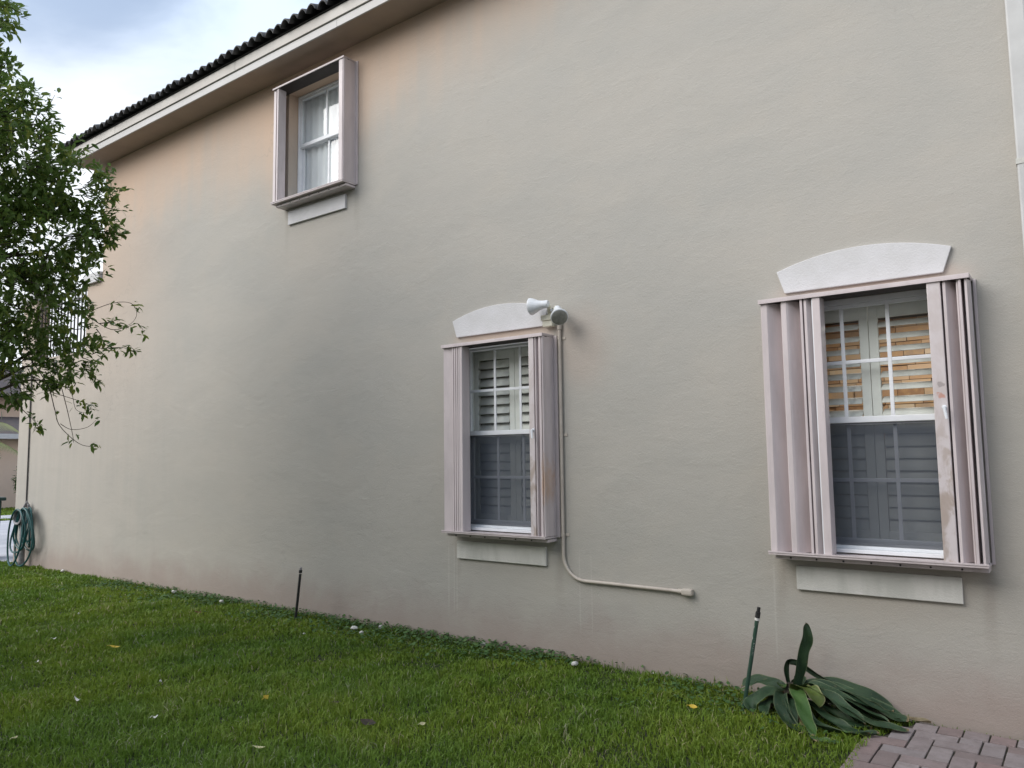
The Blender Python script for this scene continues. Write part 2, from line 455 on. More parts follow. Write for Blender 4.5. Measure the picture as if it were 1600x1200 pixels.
def crinum_material(name, a, b, edge):
    n = N(name); uv = n.n('ShaderNodeAttribute', attribute_name='across')
    st = n.noise(n.pos(), 9, 4, .6)
    c = n.mix(n.ss(st, .35, .7), a, b)
    c = n.mix(n.ss(uv.outputs['Fac'], .86, 1.0, 0, .8), c, edge)
    al = n.n('ShaderNodeAttribute', attribute_name='along')
    c = n.mix(n.ss(n.math('ADD', al.outputs['Fac'], n.math('MULTIPLY', n.math('SUBTRACT', n.noise(n.pos(), 40, 3), .5), .12)), .955, .99, 0, .85), c, (.24, .17, .09))
    c = n.mix(n.ss(n.noise(n.pos(), 55, 3, .6), .62, .70, 0, .6), c, (.10, .09, .04))
    cmb = n.n('ShaderNodeCombineXYZ'); n.l(n.math('MULTIPLY', uv.outputs['Fac'], 16.), cmb.inputs[0])
    rib = n.noise(cmb.outputs[0], 2.2, 2, .5)
    return n.set(c, .46, n.bump(rib, .6, .004), spec=.35)
M['crinum'] = crinum_material('strap_leaf', (.014, .036, .016), (.032, .064, .028), (.13, .16, .08))
M['crinum_light'] = crinum_material('strap_leaf_light', (.040, .095, .022), (.062, .125, .030), (.22, .26, .12))
M['crinum_blue'] = crinum_material('strap_leaf_waxy', (.022, .050, .022), (.050, .092, .044), (.15, .19, .10))
M['crinum_yellow'] = crinum_material('strap_leaf_yellowing', (.085, .125, .020), (.060, .085, .018), (.35, .33, .16))

M['dead_strap'] = crinum_material('dried_strap_leaf', (.13, .10, .055), (.22, .18, .11), (.28, .23, .15))

def paver_material():
    n = N('paver_clay'); oi = n.n('ShaderNodeObjectInfo')
    ramp = n.n('ShaderNodeValToRGB'); e = ramp.color_ramp.elements
    e[0].color = (.190, .160, .155, 1); e[1].color = (.320, .275, .270, 1)
    k = e.new(.3); k.color = (.265, .195, .185, 1)
    k = e.new(.65); k.color = (.255, .225, .225, 1)
    n.l(oi.outputs['Random'], ramp.inputs[0])
    f = n.ss(n.noise(n.pos(), 14, 6, .7), .35, .7, 0, .5)
    c = n.mix(f, ramp.outputs[0], (.15, .12, .115))
    c = n.mix(n.ss(n.noise(n.pos(), 90, 3, .7), .58, .75, 0, .5), c, (.34, .30, .29))
    return n.set(c, .85, n.bump(n.noise(n.pos(), 130, 4, .7), .5, .003), spec=.3)
M['paver'] = paver_material()
def int_stone():
    n = N('ledger_stone'); oi = n.n('ShaderNodeObjectInfo')
    ramp = n.n('ShaderNodeValToRGB'); e = ramp.color_ramp.elements
    e[0].color = (.56, .44, .32, 1); e[1].color = (.70, .60, .46, 1)
    k = e.new(.35); k.color = (.30, .16, .08, 1); k = e.new(.7); k.color = (.55, .36, .22, 1)
    n.l(oi.outputs['Random'], ramp.inputs[0])
    return n.set(n.mix(n.ss(n.noise(n.pos(), 20, 4), .4, .7, 0, .4), ramp.outputs[0], (.7, .45, .2)), .8)
M['ledger'] = int_stone()
def pvc_green():
    n = N('weathered_green_pvc')
    f = n.ss(n.noise(n.pos((1, 1, .25)), 70, 4, .7), .58, .64)
    g = n.n('ShaderNodeNewGeometry'); s = n.n('ShaderNodeSeparateXYZ'); n.l(g.outputs['Position'], s.inputs[0])
    f = n.math('MULTIPLY', f, n.ss(s.outputs[2], .40, .48))
    return n.set(n.mix(f, (.022, .060, .040), (.62, .62, .60)), .55)
M['pvcgreen'] = pvc_green()

# ------------------------------------------------------------------ the ground
GZ = 0.095
ground = mesh('ground', [(-400, -300, GZ - .010), (300, -300, GZ - .010), (300, 400, GZ - .010), (-400, 400, GZ - .010)], [(0, 1, 2, 3)], M['soil'])
tag(ground, kind='structure')
drive = empty('driveway', (-13.2, .0, GZ)); tag(drive, kind='structure')
ys = [-.02, 1.4, 2.9, 4.4, 6.0]
xs = [-13.08, -15.4, -17.8, -20.2, -22.4]
for i in range(4):
    for j in range(4):
        box('concrete_slab', (xs[i + 1] + .006, xs[i] - .006, ys[j] + .006, ys[j + 1] - .006, GZ - .06, GZ + .006 + .002 * ((i + j) % 2)), M['concrete'], drive, bevel=.004)
road = box('sidewalk', (-24.6, -23.3, -40, 60, GZ - .05, GZ + .012), M['concrete']); tag(road, kind='structure')

# ------------------------------------------------------------------ the house
house = empty('house', (-5.3, 0, GZ))
tag(house, 'two storey greige stucco house side wall with dark barrel tile eave', 'house')
CB, CM, CU = -1.022, -3.765, -6.07; CUW = -6.095; CMW = -3.724            # window centre lines
HW = .455
holes = [(CB - HW, CB + HW, 1.00, 2.53), (CMW - HW, CMW + HW, 1.00, 2.53), (CUW - HW, CUW + HW, 4.22, 5.47)]
ZT = 5.655
def wall_with_holes(x0, x1, z0, z1, holes, T=.2, reveal=.12):
    XS = sorted({x0, x1, *[h[0] for h in holes], *[h[1] for h in holes]})
    ZS = sorted({z0, z1, *[h[2] for h in holes], *[h[3] for h in holes]})
    mb = MB()
    for i in range(len(XS) - 1):
        for j in range(len(ZS) - 1):
            cx = (XS[i] + XS[i + 1]) / 2; cz = (ZS[j] + ZS[j + 1]) / 2
            if any(h[0] < cx < h[1] and h[2] < cz < h[3] for h in holes): continue
            a, b, c, d = XS[i], XS[i + 1], ZS[j], ZS[j + 1]
            mb.add([(a, 0, c), (b, 0, c), (b, 0, d), (a, 0, d)], [(0, 1, 2, 3)])
            mb.add([(a, T, c), (b, T, c), (b, T, d), (a, T, d)], [(3, 2, 1, 0)])
    for a, b, c, d in holes:
        mb.add([(a, 0, c), (a, T, c), (a, T, d), (a, 0, d)], [(0, 1, 2, 3)])
        mb.add([(b, 0, c), (b, T, c), (b, T, d), (b, 0, d)], [(3, 2, 1, 0)])
        mb.add([(a, 0, c), (b, 0, c), (b, T, c), (a, T, c)], [(0, 1, 2, 3)])
        mb.add([(a, 0, d), (b, 0, d), (b, T, d), (a, T, d)], [(3, 2, 1, 0)])
    return mb
mb = wall_with_holes(-10.56, 1.6, -.1, ZT + .08, holes)
# upper left return, lower storey projecting to the front under the balcony
mb.add([(-10.56, 0, 3.1), (-10.56, 9, 3.1), (-10.56, 9, ZT), (-10.56, 0, ZT)], [(0, 1, 2, 3)])
for a in ((-10.98, -10.5605, 0, .2, -.1, 4.03), (-13.05, -10.9805, 0, .2, -.1, 3.12), (-13.05, -12.62, 0.0, .2, 3.1205, 4.03), (-13.0495, -12.85, .2005, 6.8, -.1, 3.12)):
    mb.box(*a)
mb.box(-12.85, -10.562, .21, 6.5, 2.95, 3.08)
mb.box(1.6, 1.8, 0, 9, -.1, ZT)
mb.box(-10.5, 1.6, 8.8, 9, -.1, ZT)
wall = mesh('wall', mb.V, mb.F, M['wall'], house)
for x0, x1 in ((-11.0, -10.575), (-13.08, -12.6)):
    box('parapet_cap', (x0, x1, -.045, .24, 4.032, 4.17), M['trim'], house, bevel=.006)
box('soffit', (-10.90, 1.9, -.318, -.0005, ZT + .002, ZT + .014), M['soffit'], house)
box('soffit', (-10.90, -10.562, .0005, 8.9, ZT + .002, ZT + .014), M['soffit'], house)
# fascia boards in lengths with visible butt joints
js = [-10.90, -9.62, -7.02, -4.4, -1.8, 1.9]
for a, b in zip(js[:-1], js[1:]):
    box('fascia_board', (a + .002, b - .002, -.350, -.322, ZT + .078, ZT + .182), M['fascia'], house, bevel=.003)
for a, b in ((-10.90, -5.4), (-5.4, 1.9)):
    box('drip_board', (a + .001, b - .001, -.336, -.318, ZT - .008, ZT + .070), M['fascia_low'], house, bevel=.003)
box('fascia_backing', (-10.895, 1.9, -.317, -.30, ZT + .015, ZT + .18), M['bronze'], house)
box('fascia_board', (-10.93, -10.902, -.350, 9, ZT + .078, ZT + .182), M['fascia'], house)
# roof deck and double-roll tiles
SL = .38
rz0 = ZT + .185
roof = mesh('roof', [(-10.95, -.37, rz0), (1.95, -.37, rz0), (1.95, 4.6, rz0 + SL * 4.97), (-10.95, 4.6, rz0 + SL * 4.97),
                     (-10.95, 9.5, rz0), (1.95, 9.5, rz0)], [(0, 1, 2, 3), (3, 2, 5, 4)], M['tile'], house)
def tile_mesh():
    V = []; F = []; n = 17; w = .268
    rows = [(-.06, .0), (.40, .40 * SL + .02)]
    prof = []
    for i in range(n):
        t = i / (n - 1); x = t * w
        prof.append((x, 0.006 + .062 * abs(math.sin(t * 2 * math.pi)) ** .8))
    for (y, z) in rows:
        for x, h in prof: V.append((x, y, z + h + .012))
        for x, h in prof: V.append((x, y, z + h - .002))
    for i in range(n - 1):
        F += [(i, i + 1, 2 * n + i + 1, 2 * n + i), (n + i, 3 * n + i, 3 * n + i + 1, n + i + 1), (i, n + i, n + i + 1, i + 1)]
    F.append((0, 2 * n, 3 * n, n)); F.append((n - 1, 2 * n - 1, 4 * n - 1, 3 * n - 1))
    me = bpy.data.meshes.new('roof_tile'); me.from_pydata(V, [], F); me.update(); me.materials.append(M['tile'])
    for p in me.polygons: p.use_smooth = True
    me.set_sharp_from_angle(angle=math.radians(50))
    return me
tm = tile_mesh()
hl = house.location
for row in range(3):
    for i in range(48):
        o = bpy.data.objects.new('roof_tile', tm); COL.objects.link(o); o.parent = house
        y = -.37 + row * .34
        o.location = Vector((-10.98 + i * .2695, y + random.uniform(-.012, .012), rz0 + (y + .37) * SL + (.004 if row == 0 else .016))) - hl
        o.rotation_euler = (random.uniform(-.03, .03), random.uniform(-.02, .02), random.uniform(-.03, .03))
# mortar behind the tile mouths
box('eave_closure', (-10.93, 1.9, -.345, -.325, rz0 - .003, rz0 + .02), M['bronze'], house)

# balcony railing
rail = box('balcony_railing', (-12.62, -10.98, .06, .10, 4.02, 4.055), M['bronze'], house)
tag(rail, 'black metal picket railing')
box('bottom_rail', (-12.62, -10.98, .065, .095, 3.20, 3.225), M['bronze'], rail)
box('middle_rail', (-12.62, -10.98, .065, .095, 3.90, 3.925), M['bronze'], rail)
bm_ = MB().box(0, .016, .072, .088, 3.125, 4.02).build('baluster', M['bronze'], rail)
for i in range(1, 15):
    c = bm_.copy(); COL.objects.link(c); c.parent = rail
    c.location = bm_.location + Vector((-12.60 + i * .107, 0, 0))
bm_.location += Vector((-12.60, 0, 0))
# downspout near the right end
ds = MB().box(-.196, -.106, -.072, -.006, .25, 5.66)
dsp = ds.build('downspout', simple('downspout_paint', (.52, .52, .51), (.46, .46, .45), 5, .5), house, bevel=.010)
for z in (4.75, 3.12, 1.4):
    box('strap', (-.200, -.102, -.0755, -.0045, z, z + .03), M['sill'], dsp)

# trims
for cx in (CB, CM):
    pts = [(cx - .445, 2.600), (cx + .440, 2.600), (cx + .490, 2.742)]
    for k in range(1, 16):
        t = k / 16; x = cx + .490 - .98 * t
        pts.append((x, 2.742 + .085 * (1 - (2 * t - 1) ** 2)))
    pts.append((cx - .490, 2.742))
    MB().prism_xz(pts, -.022, -.0005).build('arched_trim', M['trim'], house, bevel=.004)
for cx, z0 in ((CB - .01, .761), (CM - .01, .763), (CU, 4.021)):
    box('sill_trim', (cx - .443, cx + .443, -.024, -.0005, z0, z0 + .142), M['sill'] if z0 < 3 else M['trim'], house, bevel=.004)

# ---- windows: frame > sash pieces, muntins, panes, screen
def window(cx, z0, z1, zm, Y, cols, label, horiz=True, screen=True, f=.035, s=.030):
    x0, x1 = cx - HW + .003, cx + HW - .003
    mb = MB()
    mb.box(x0, x0 + f, Y, Y + .085, z0, z1).box(x1 - f, x1, Y, Y + .085, z0, z1)
    mb.box(x0 + f, x1 - f, Y, Y + .085, z1 - f, z1).box(x0 + f, x1 - f, Y, Y + .085, z0, z0 + f)
    w = mb.build('window', M['alu'], house, bevel=.003)
    tag(w, label)
    a, b = x0 + f + .001, x1 - f - .001
    def sash(nm, ya, za, zb, botr, topr):
        q = MB()
        q.box(a, a + s, ya, ya + .028, za, zb).box(b - s, b, ya, ya + .028, za, zb)
        q.box(a + s, b - s, ya - .001, ya + .028, za, za + botr).box(a + s, b - s, ya, ya + .028, zb - topr, zb)
        q.build(nm, M['alu'], w, bevel=.003)
        ga, gb, gc, gd = a + s, b - s, za + botr, zb - topr
        xsn = [ga + (gb - ga) * k / cols for k in range(cols + 1)]
        for x in xsn[1:-1]:
            box('muntin', (x - .011, x + .011, ya + .001, ya + .010, gc, gd), M['alu'], w, bevel=.003)
        zs = [gc, gd]
        if horiz:
            zmid = (gc + gd) / 2; zs = [gc, zmid, gd]
            for k in range(cols):
                e0 = xsn[k] + (.011 if k else 0); e1 = xsn[k + 1] - (.011 if k < cols - 1 else 0)
                box('muntin', (e0, e1, ya, ya + .009, zmid - .011, zmid + .011), M['alu'], w, bevel=.003)
        for k in range(cols):
            for j in range(len(zs) - 1):
                mesh('pane', [(xsn[k], ya + .0135, zs[j]), (xsn[k + 1], ya + .0135, zs[j]), (xsn[k + 1], ya + .0135, zs[j + 1]), (xsn[k], ya + .0135, zs[j + 1])], [(0, 1, 2, 3)], M['glass'] if screen else M['coated'], w)
    sash('upper_sash', Y + .012, zm - .016, z1 - f - .001, .036, .022)
    sash('lower_sash', Y + .045, z0 + f + .001, zm + .016, .040, .030)
    if screen:
        mesh('insect_screen', [(a, Y + .030, z0 + f), (b, Y + .030, z0 + f), (b, Y + .030, zm - .017), (a, Y + .030, zm - .017)], [(0, 1, 2, 3)], M['screen'], w)
        q = MB().box(a, a + .012, Y + .022, Y + .0295, z0 + f + .002, zm - .018).box(b - .012, b, Y + .022, Y + .0295, z0 + f + .002, zm - .018)
        q.box(a + .012, b - .012, Y + .022, Y + .0295, z0 + f + .002, z0 + f + .016).box(a + .012, b - .012, Y + .022, Y + .0295, zm - .030, zm - .018)
        q.build('screen_frame', simple('screen_frame_grey', (.16, .17, .19), None, 9, .5), w)
    # projecting aluminium sill
    box('window_sill', (x0, x1, Y - .060, Y - .002, z0 - .002, z0 + .020), M['alu'], w, bevel=.003)
    return w
window(CB, 1.003, 2.527, 1.785, .028, 3, 'white single hung window with a grid of three panes across, large right opening')
window(CMW, 1.003, 2.527, 1.785, .028, 3, 'white single hung window with a grid, in the narrower middle opening')
window(CUW, 4.223, 5.467, 4.915, .115, 2, 'white upper storey window with one vertical bar per sash', horiz=False, screen=False, f=.020, s=.026)

# ---- interior plantation shutters
def louver_shutter(cx, tilt_up, tilt_lo, label):
    Y = .140; x0, x1 = cx - .43, cx + .43
    q = MB(); st = .052
    z0, z1, zm = 1.03, 2.52, 1.745
    for a, b in ((x0, cx - .0015), (cx + .0015, x1)):
        q.box(a, a + st, Y, Y + .028, z0, z1).box(b - st, b, Y, Y + .028, z0, z1)
        for c, d in ((z0, z0 + .09), (zm - .045, zm + .045), (z1 - .115, z1)):
            q.box(a + st, b - st, Y, Y + .028, c, d)
    q.box(x0 - .03, x0 - .001, Y - .01, Y + .03, z0, z1 + .02).box(x1 + .001, x1 + .03, Y - .01, Y + .03, z0, z1 + .02)
    q.box(x0 - .0, x1 + .0, Y - .01, Y + .03, z1 + .001, z1 + .03)
    p = q.build('plantation_shutter', M['louver'], house, bevel=.003); tag(p, label)
    def louvers(za, zb, tilt):
        n = round((zb - za) / .0755); pt = (zb - za) / n
        for a, b in ((x0 + st + .003, cx - st - .005), (cx + st + .005, x1 - st - .003)):
            L = b - a; prof = []
            for k in range(10):
                an = 2 * math.pi * k / 10; prof.append((math.cos(an) * .043, math.sin(an) * .006))
            ct, sn = math.cos(tilt), math.sin(tilt)
            P = [(y * ct - z * sn, y * sn + z * ct) for y, z in prof]
            V = [(0, y, z) for y, z in P] + [(L, y, z) for y, z in P]
            F = [tuple(range(9, -1, -1)), tuple(range(10, 20))] + [(i, (i + 1) % 10, 10 + (i + 1) % 10, 10 + i) for i in range(10)]
            first = None
            for i in range(n):
                off = Vector((a, Y + .014, za + pt * (i + .5)))
                if first is None:
                    first = mesh('louver', V, F, M['louver'], p); base = first.location.copy(); first.location = base + off
                    for pl in first.data.polygons: pl.use_smooth = len(pl.vertices) == 4
                else:
                    c = first.copy(); COL.objects.link(c); c.parent = p; c.location = base + off
                    c.rotation_euler = (random.uniform(-.03, .03), 0, 0)
    louvers(zm + .047, z1 - .117, tilt_up)
    louvers(z0 + .092, zm - .047, tilt_lo)
louver_shutter(CB, math.radians(31), math.radians(78), 'white louvered interior shutter, upper louvers open')
louver_shutter(CMW, math.radians(60), math.radians(78), 'white louvered interior shutter, upper louvers nearly closed')

# rooms behind the glass
q = MB()
q.box(-2.4, -2.35, .201, 2.7, .4, 2.8).box(.5, .55, .201, 2.7, .4, 2.8).box(-2.35, .5, .201, 2.7, .4, .42).box(-2.35, .5, .201, 2.7, 2.78, 2.8).box(-2.35, .5, 2.6, 2.65, .42, 2.78)
q.box(-5.2, -5.15, .201, 2.2, .4, 2.8).box(-2.6, -2.55, .201, 2.2, .4, 2.8).box(-5.15, -2.6, .201, 2.2, .4, .42).box(-5.15, -2.6, .201, 2.2, 2.78, 2.8).box(-5.15, -2.6, 2.1, 2.15, .42, 2.78)
room = q.build('interior_wall', M['darkroom'], house)
z = 1.6
while z < 2.76:
    h = random.choice((.05, .065, .08)); x = -2.34 + random.uniform(-.1, 0)
    while x < .45:
        w_ = random.uniform(.14, .34)
        box('stone', (max(x, -2.34), min(x + w_ - .006, .49), 2.52 - random.uniform(0, .03), 2.598, z, z + h - .006), M['ledger'], room)
        x += w_
    z += h
lt = bpy.data.lights.new('room_lamp', 'AREA'); lt.energy = 8; lt.size = .5; lt.color = (1, .93, .84)
lo = bpy.data.objects.new('room_lamp', lt); COL.objects.link(lo); lo.location = (-1.0, 1.7, 2.74)
# upper room: curtain close behind the glass
mb = MB(); nseg = 80; V = []; F = []
for i in range(nseg + 1):
    x = CU - .62 + 1.24 * i / nseg
    y = .205 + .008 * math.sin(i * .95) + .004 * math.sin(i * 2.3)
    V += [(x, y, 4.1), (x, y, 5.5)]
for i in range(nseg): F.append((2 * i, 2 * i + 2, 2 * i + 3, 2 * i + 1))
cur = mesh('curtain', V, F, M['curtain'], house, True)
_t = M['curtain'].node_tree; _b = _t.nodes['Principled BSDF']; _o = _t.nodes['Material Output']
_tl = _t.nodes.new('ShaderNodeBsdfTranslucent'); _tl.inputs[0].default_value = (.8, .84, .88, 1)
_mx = _t.nodes.new('ShaderNodeMixShader'); _mx.inputs[0].default_value = .12
_t.links.new(_b.outputs[0], _mx.inputs[1]); _t.links.new(_tl.outputs[0], _mx.inputs[2]); _t.links.new(_mx.outputs[0], _o.inputs[0])
q = MB().box(-7.4, -7.35, .201, 2.2, 3.9, 5.62).box(-4.9, -4.85, .201, 2.2, 3.9, 5.62).box(-7.35, -4.9, 2.15, 2.2, 3.9, 5.62).box(-7.35, -4.9, .201, 2.15, 3.9, 3.95).box(-7.35, -4.9, .201, 2.15, 5.57, 5.62)
q.build('interior_wall', M['louver'], house)

# ---- accordion storm shutters
def storm_shutter(x0, x1, z0, z1, blades, posts, label, handle=None, th=.019, fl_w=.032):
    q = MB()
    q.box(x0, x1, -.165, -.0005, z1, z1 + th)
    s = q.build('storm_shutter', M['shutter'], house, bevel=.002); tag(s, label)
    box('top_lip', (x0 + .001, x1 - .001, -.168, -.158, z1 - .007, z1 - .0005), M['shutter'], s)
    box('header_shade_strip', (x0 + .004, x1 - .004, -.150, -.004, z1 - .007, z1 - .0008), M['header_shade'], s)  # dark strip painted in as the shade below the header
    box('bottom_track', (x0, x1, -.168, -.0005, z0 - .0125, z0), M['shutter'], s, bevel=.002)
    box('track_lip', (x0, x1, -.172, -.160, z0 + .0005, z0 + .009), M['shutter'], s)
    u = MB().prism_xz([(x0 + .03, z0 - .040), (x1 - .005, z0 - .040), (x1 - .005, z0 - .0185), (x0 + .03, z0 - .0185)], -.125, -.0005)
    u.build('sill_angle', M['shutter'], s)
    # screw heads along the angle
    sc = MB()
    k = x0 + .12
    while k < x1 - .05:
        sc.lathe([(0, .006), (.004, .005)], (k, -.1255, z0 - .030), (0, -1, 0), 8); k += .15
    sc.build('screw_head', M['bronze'], s)
    T = .0035
    for P in blades:
        # offset polyline to give thickness
        L = [Vector((x, y)) for x, y in P]; A = []; B = []
        for i, p in enumerate(L):
            t = (L[min(i + 1, len(L) - 1)] - L[max(i - 1, 0)]).normalized(); nn = Vector((-t.y, t.x))
            A.append(p + nn * T / 2); B.append(p - nn * T / 2)
        pts = [(v.x, v.y) for v in A] + [(v.x, v.y) for v in reversed(B)]
        b = MB().prism_xy(pts, z0 + .004, z1 - .002)
        for e in (P[0], P[-1]): b.tube([(e[0], e[1], z0 + .004), (e[0], e[1], z1 - .002)], .0055, 8)
        b.build('shutter_blade', M['shutter'], s, bevel=0)
    for a, b2, st in posts:
        b = MB().box(a, b2, -.158, -.060, z0 + .003, z1 - .001)
        b.build('lead_post', M['post'] if st else M['shutter'], s, bevel=.004)
        box('edge_strip', (a - .0065, a - .0005, -.150, -.080, z0 + .003, z1 - .001), M['alu'], s) if not st else None
    if x1:
        box('wall_flange', (x1 + .0005, x1 + fl_w, -.013, -.001, z0 - .01, z1 + .01), M['shutter'], s, bevel=.002)
        box('side_channel', (x0 + .0005, x0 + .008, -.060, -.001, z0 + .002, z1 - .024), M['shutter'], s)
    if handle:
        hx, hz = handle
        MB().tube([(hx, -.160, hz + .03), (hx + .002, -.185, hz + .028), (hx + .012, -.190, hz - .035)], [.007, .009, .007], 8).build('lock_lever', M['alu'], s, True)
        MB().lathe([(0, .013), (.004, .012)], (hx, -.1585, hz + .03), (0, -1, 0), 12).build('lock_plate', M['alu'], s)
    return s
storm_shutter(-1.592, -.444, .992, 2.530, [
    [(-1.583, -.05), (-1.580, -.145), (-1.575, -.150), (-1.542, -.150), (-1.534, -.142), (-1.468, -.065)],
    [(-1.462, -.068), (-1.455, -.145), (-1.450, -.150), (-1.424, -.150), (-1.414, -.142), (-1.348, -.060)],
    [(-1.342, -.060), (-1.338, -.155), (-1.328, -.155), (-1.325, -.06)],
    [(-1.320, -.060), (-1.316, -.150), (-1.304, -.150), (-1.272, -.075)],
    [(-.577, -.060), (-.573, -.150), (-.562, -.150), (-.520, -.075), (-.512, -.075), (-.505, -.140)],
    [(-.500, -.070), (-.497, -.155), (-.488, -.155), (-.486, -.06)],
    [(-.474, -.060), (-.468, -.150), (-.460, -.150), (-.452, -.075)]],
    [(-1.266, -1.222, 0), (-.652, -.584, 1)], 'pinkish beige accordion storm shutter on the large window, wide stack left', (-.602, 1.80), fl_w=.016)
storm_shutter(-4.258, -3.236, .992, 2.503, [
    [(-4.252, -.04), (-4.248, -.135), (-4.240, -.150), (-4.158, -.136), (-4.150, -.08)],
    [(-4.148, -.110), (-4.146, -.152), (-4.136, -.152), (-4.130, -.105)],
    [(-4.126, -.110), (-4.124, -.153), (-4.113, -.153), (-4.108, -.105)],
    [(-4.103, -.110), (-4.101, -.154), (-4.090, -.154), (-4.086, -.105)],
    [(-4.082, -.110), (-4.080, -.154), (-4.072, -.154), (-4.070, -.105)],
    [(-3.314, -.060), (-3.310, -.155), (-3.304, -.158), (-3.284, -.075)],
    [(-3.280, -.060), (-3.275, -.156), (-3.258, -.156), (-3.254, -.060)],
    [(-3.244, -.152), (-3.240, -.148), (-3.243, -.110), (-3.239, -.060), (-3.242, -.014)]],
    [(-4.064, -4.036, 0), (-3.370, -3.322, 1)], 'pinkish beige accordion storm shutter on the middle window, rust run on the right stack', (-3.334, 1.76), .019)
storm_shutter(-6.612, -5.498, 4.235, 5.462, [
    [(-6.608, -.040), (-6.604, -.148), (-6.566, -.150), (-6.556, -.060)],
    [(-6.553, -.060), (-6.551, -.148), (-6.546, -.148), (-6.544, -.070)],
    [(-5.508, -.154), (-5.503, -.150), (-5.504, -.100), (-5.502, -.014)]],
    [(-6.540, -6.520, 0), (-5.574, -5.520, 0)], 'pinkish beige accordion storm shutter on the upper window', None, .013)

# ------------------------------------------------------------------ floodlight + conduit + cable
fl = empty('floodlight', (-3.25, 0, 2.58))
tag(fl, 'twin head white outdoor floodlight on the wall beside the middle window arch', 'floodlight')
b = MB().box(-3.305, -3.215, -.055, -.001, 2.585, 2.665); b.build('junction_box', M['lampbeige'], fl, bevel=.005)
box('box_cover', (-3.312, -3.208, -.066, -.056, 2.632, 2.674), M['lampbeige'], fl, bevel=.003)
hp = [(0, .026), (.012, .030), (.045, .031), (.075, .037), (.115, .056), (.140, .066), (.152, .066), (.156, .061)]
# left head points away to the left, right head down towards the lawn
h1 = MB().lathe(hp, (-3.205, -.115, 2.745), (-1, -.16, -.05), 28).build('lamp_head', M['lampwhite'], fl, True, angle=50)
h2 = MB().lathe(hp, (-3.145, -.085, 2.705), (.52, -.62, -.58), 28).build('lamp_head', M['lampwhite'], fl, True, angle=50)
lens = simple('lamp_lens', (.30, .30, .27), (.22, .22, .20), 30, .25)
for o, org, d in ((h1, (-3.205, -.115, 2.745), (-1, -.16, -.05)), (h2, (-3.145, -.085, 2.705), (.52, -.62, -.58))):
    dv = Vector(d).normalized()
    MB().lathe([(0, .060), (.004, .052), (.007, .03)], Vector(org) + dv * .1565, dv, 28).build('lens', lens, o, True)
k = MB()
k.tube([(-3.245, -.045, 2.668), (-3.235, -.070, 2.705), (-3.215, -.095, 2.722)], .011, 8)
k.tube([(-3.215, -.095, 2.722), (-3.205, -.112, 2.735)], .016, 8)
k.tube([(-3.235, -.055, 2.668), (-3.200, -.065, 2.710), (-3.165, -.075, 2.716), (-3.140, -.085, 2.705)], .012, 8)
k.tube([(-3.170, -.075, 2.690), (-3.150, -.083, 2.725)], .018, 8)
k.build('swivel_arm', M['lampbeige'], fl, True)
MB().lathe([(0, .012), (.02, .012), (.024, .006)], (-3.205, -.06, 2.70), (.2, -1, 0), 10).build('wing_screw', M['lampwhite'], fl)

cd = empty('conduit', (-3.17, -.02, .668))
tag(cd, 'thin beige painted conduit bending from beside the middle window to a wall fitting', 'conduit')
cpts = [(-3.172, -.019, 2.56), (-3.172, -.019, 2.0), (-3.174, -.019, 1.3), (-3.174, -.019, .86)]
for k in range(1, 9):
    a = math.pi / 2 * k / 8
    cpts.append((-3.174 + .18 * (1 - math.cos(a)), -.019, .86 - .18 * math.sin(a)))
cpts += [(-2.8, -.019, .680), (-2.5, -.019, .678), (-2.235, -.019, .676)]
MB().tube(cpts, .0125, 10).build('pipe', M['pipe'], cd, True)
MB().tube([(-2.262, -.019, .6765), (-2.232, -.019, .6762)], .0165, 10).build('coupling', M['pipe'], cd, True)
MB().box(-2.232, -2.155, -.045, -.002, .655, .698).build('end_fitting', M['pipe'], cd, bevel=.012)
for z in (2.487, 1.75, 1.005):
    q = MB().tube([(-3.174, -.019, z - .010), (-3.174, -.019, z + .010)], .0152, 10); q.box(-3.160, -3.128, -.006, -.001, z - .009, z + .009)
    q.build('pipe_clip', M['pipe'], cd)
MB().lathe([(0, .018), (.05, .018)], (-3.172, -.019, 2.555), (0, 0, 1), 10).build('coupling', M['pipe'], cd, True)

cb = MB().tube([(-12.645 + .006 * math.sin(z * 1.3), -.012, z) for z in np.linspace(.93, 3.1, 16)], .010, 6).build('wall_cable', M['cable'])
tag(cb, 'thin dark cable running straight up the far left end of the wall', 'cable')

# ------------------------------------------------------------------ hose on its hanger
hg = empty('hose_hanger', (-12.48, -.1, GZ))
tag(hg, 'grey hose hanger with a round hollow front on a pipe post against the wall corner', 'hose hanger')
MB().lathe([(0, .085), (.01, .105), (.13, .100), (.15, .115), (.155, .100), (.150, .088), (.03, .080)], (-12.52, -.03, .80), (.12, -1, .05), 22).build('drum', M['greypl'], hg, True)
MB().tube([(-12.54, -.10, .90), (-12.49, -.06, 1.02), (-12.44, -.03, .91)], .018, 8).build('hook', M['greypl'], hg, True)
MB().tube([(-12.49, -.10, .70), (-12.49, -.10, GZ)], .040, 12).build('post', M['greypl'], hg, True)
MB().tube([(-12.45, -.03, .90), (-12.45, -.055, .98)], .02, 10).build('tap', M['greypl'], hg, True)
hs = empty('garden_hose', (-12.6, -.15, GZ))
tag(hs, 'coiled teal garden hose hanging in loops at the far left corner', 'garden hose')
def loop(cx, cy, zt, zb, w, skew, ph):
    P = []; cx += .26
    for k in range(25):
        a = 2 * math.pi * k / 24
        x = cx + w * math.sin(a) * (1 - .25 * math.cos(a)) + skew * (1 - math.cos(a)) / 2
        z = (zt + zb) / 2 + (zt - zb) / 2 * math.cos(a)
        P.append((x, cy + .02 * math.sin(a * 2 + ph) - .01 * math.sin(a), z))
    return P
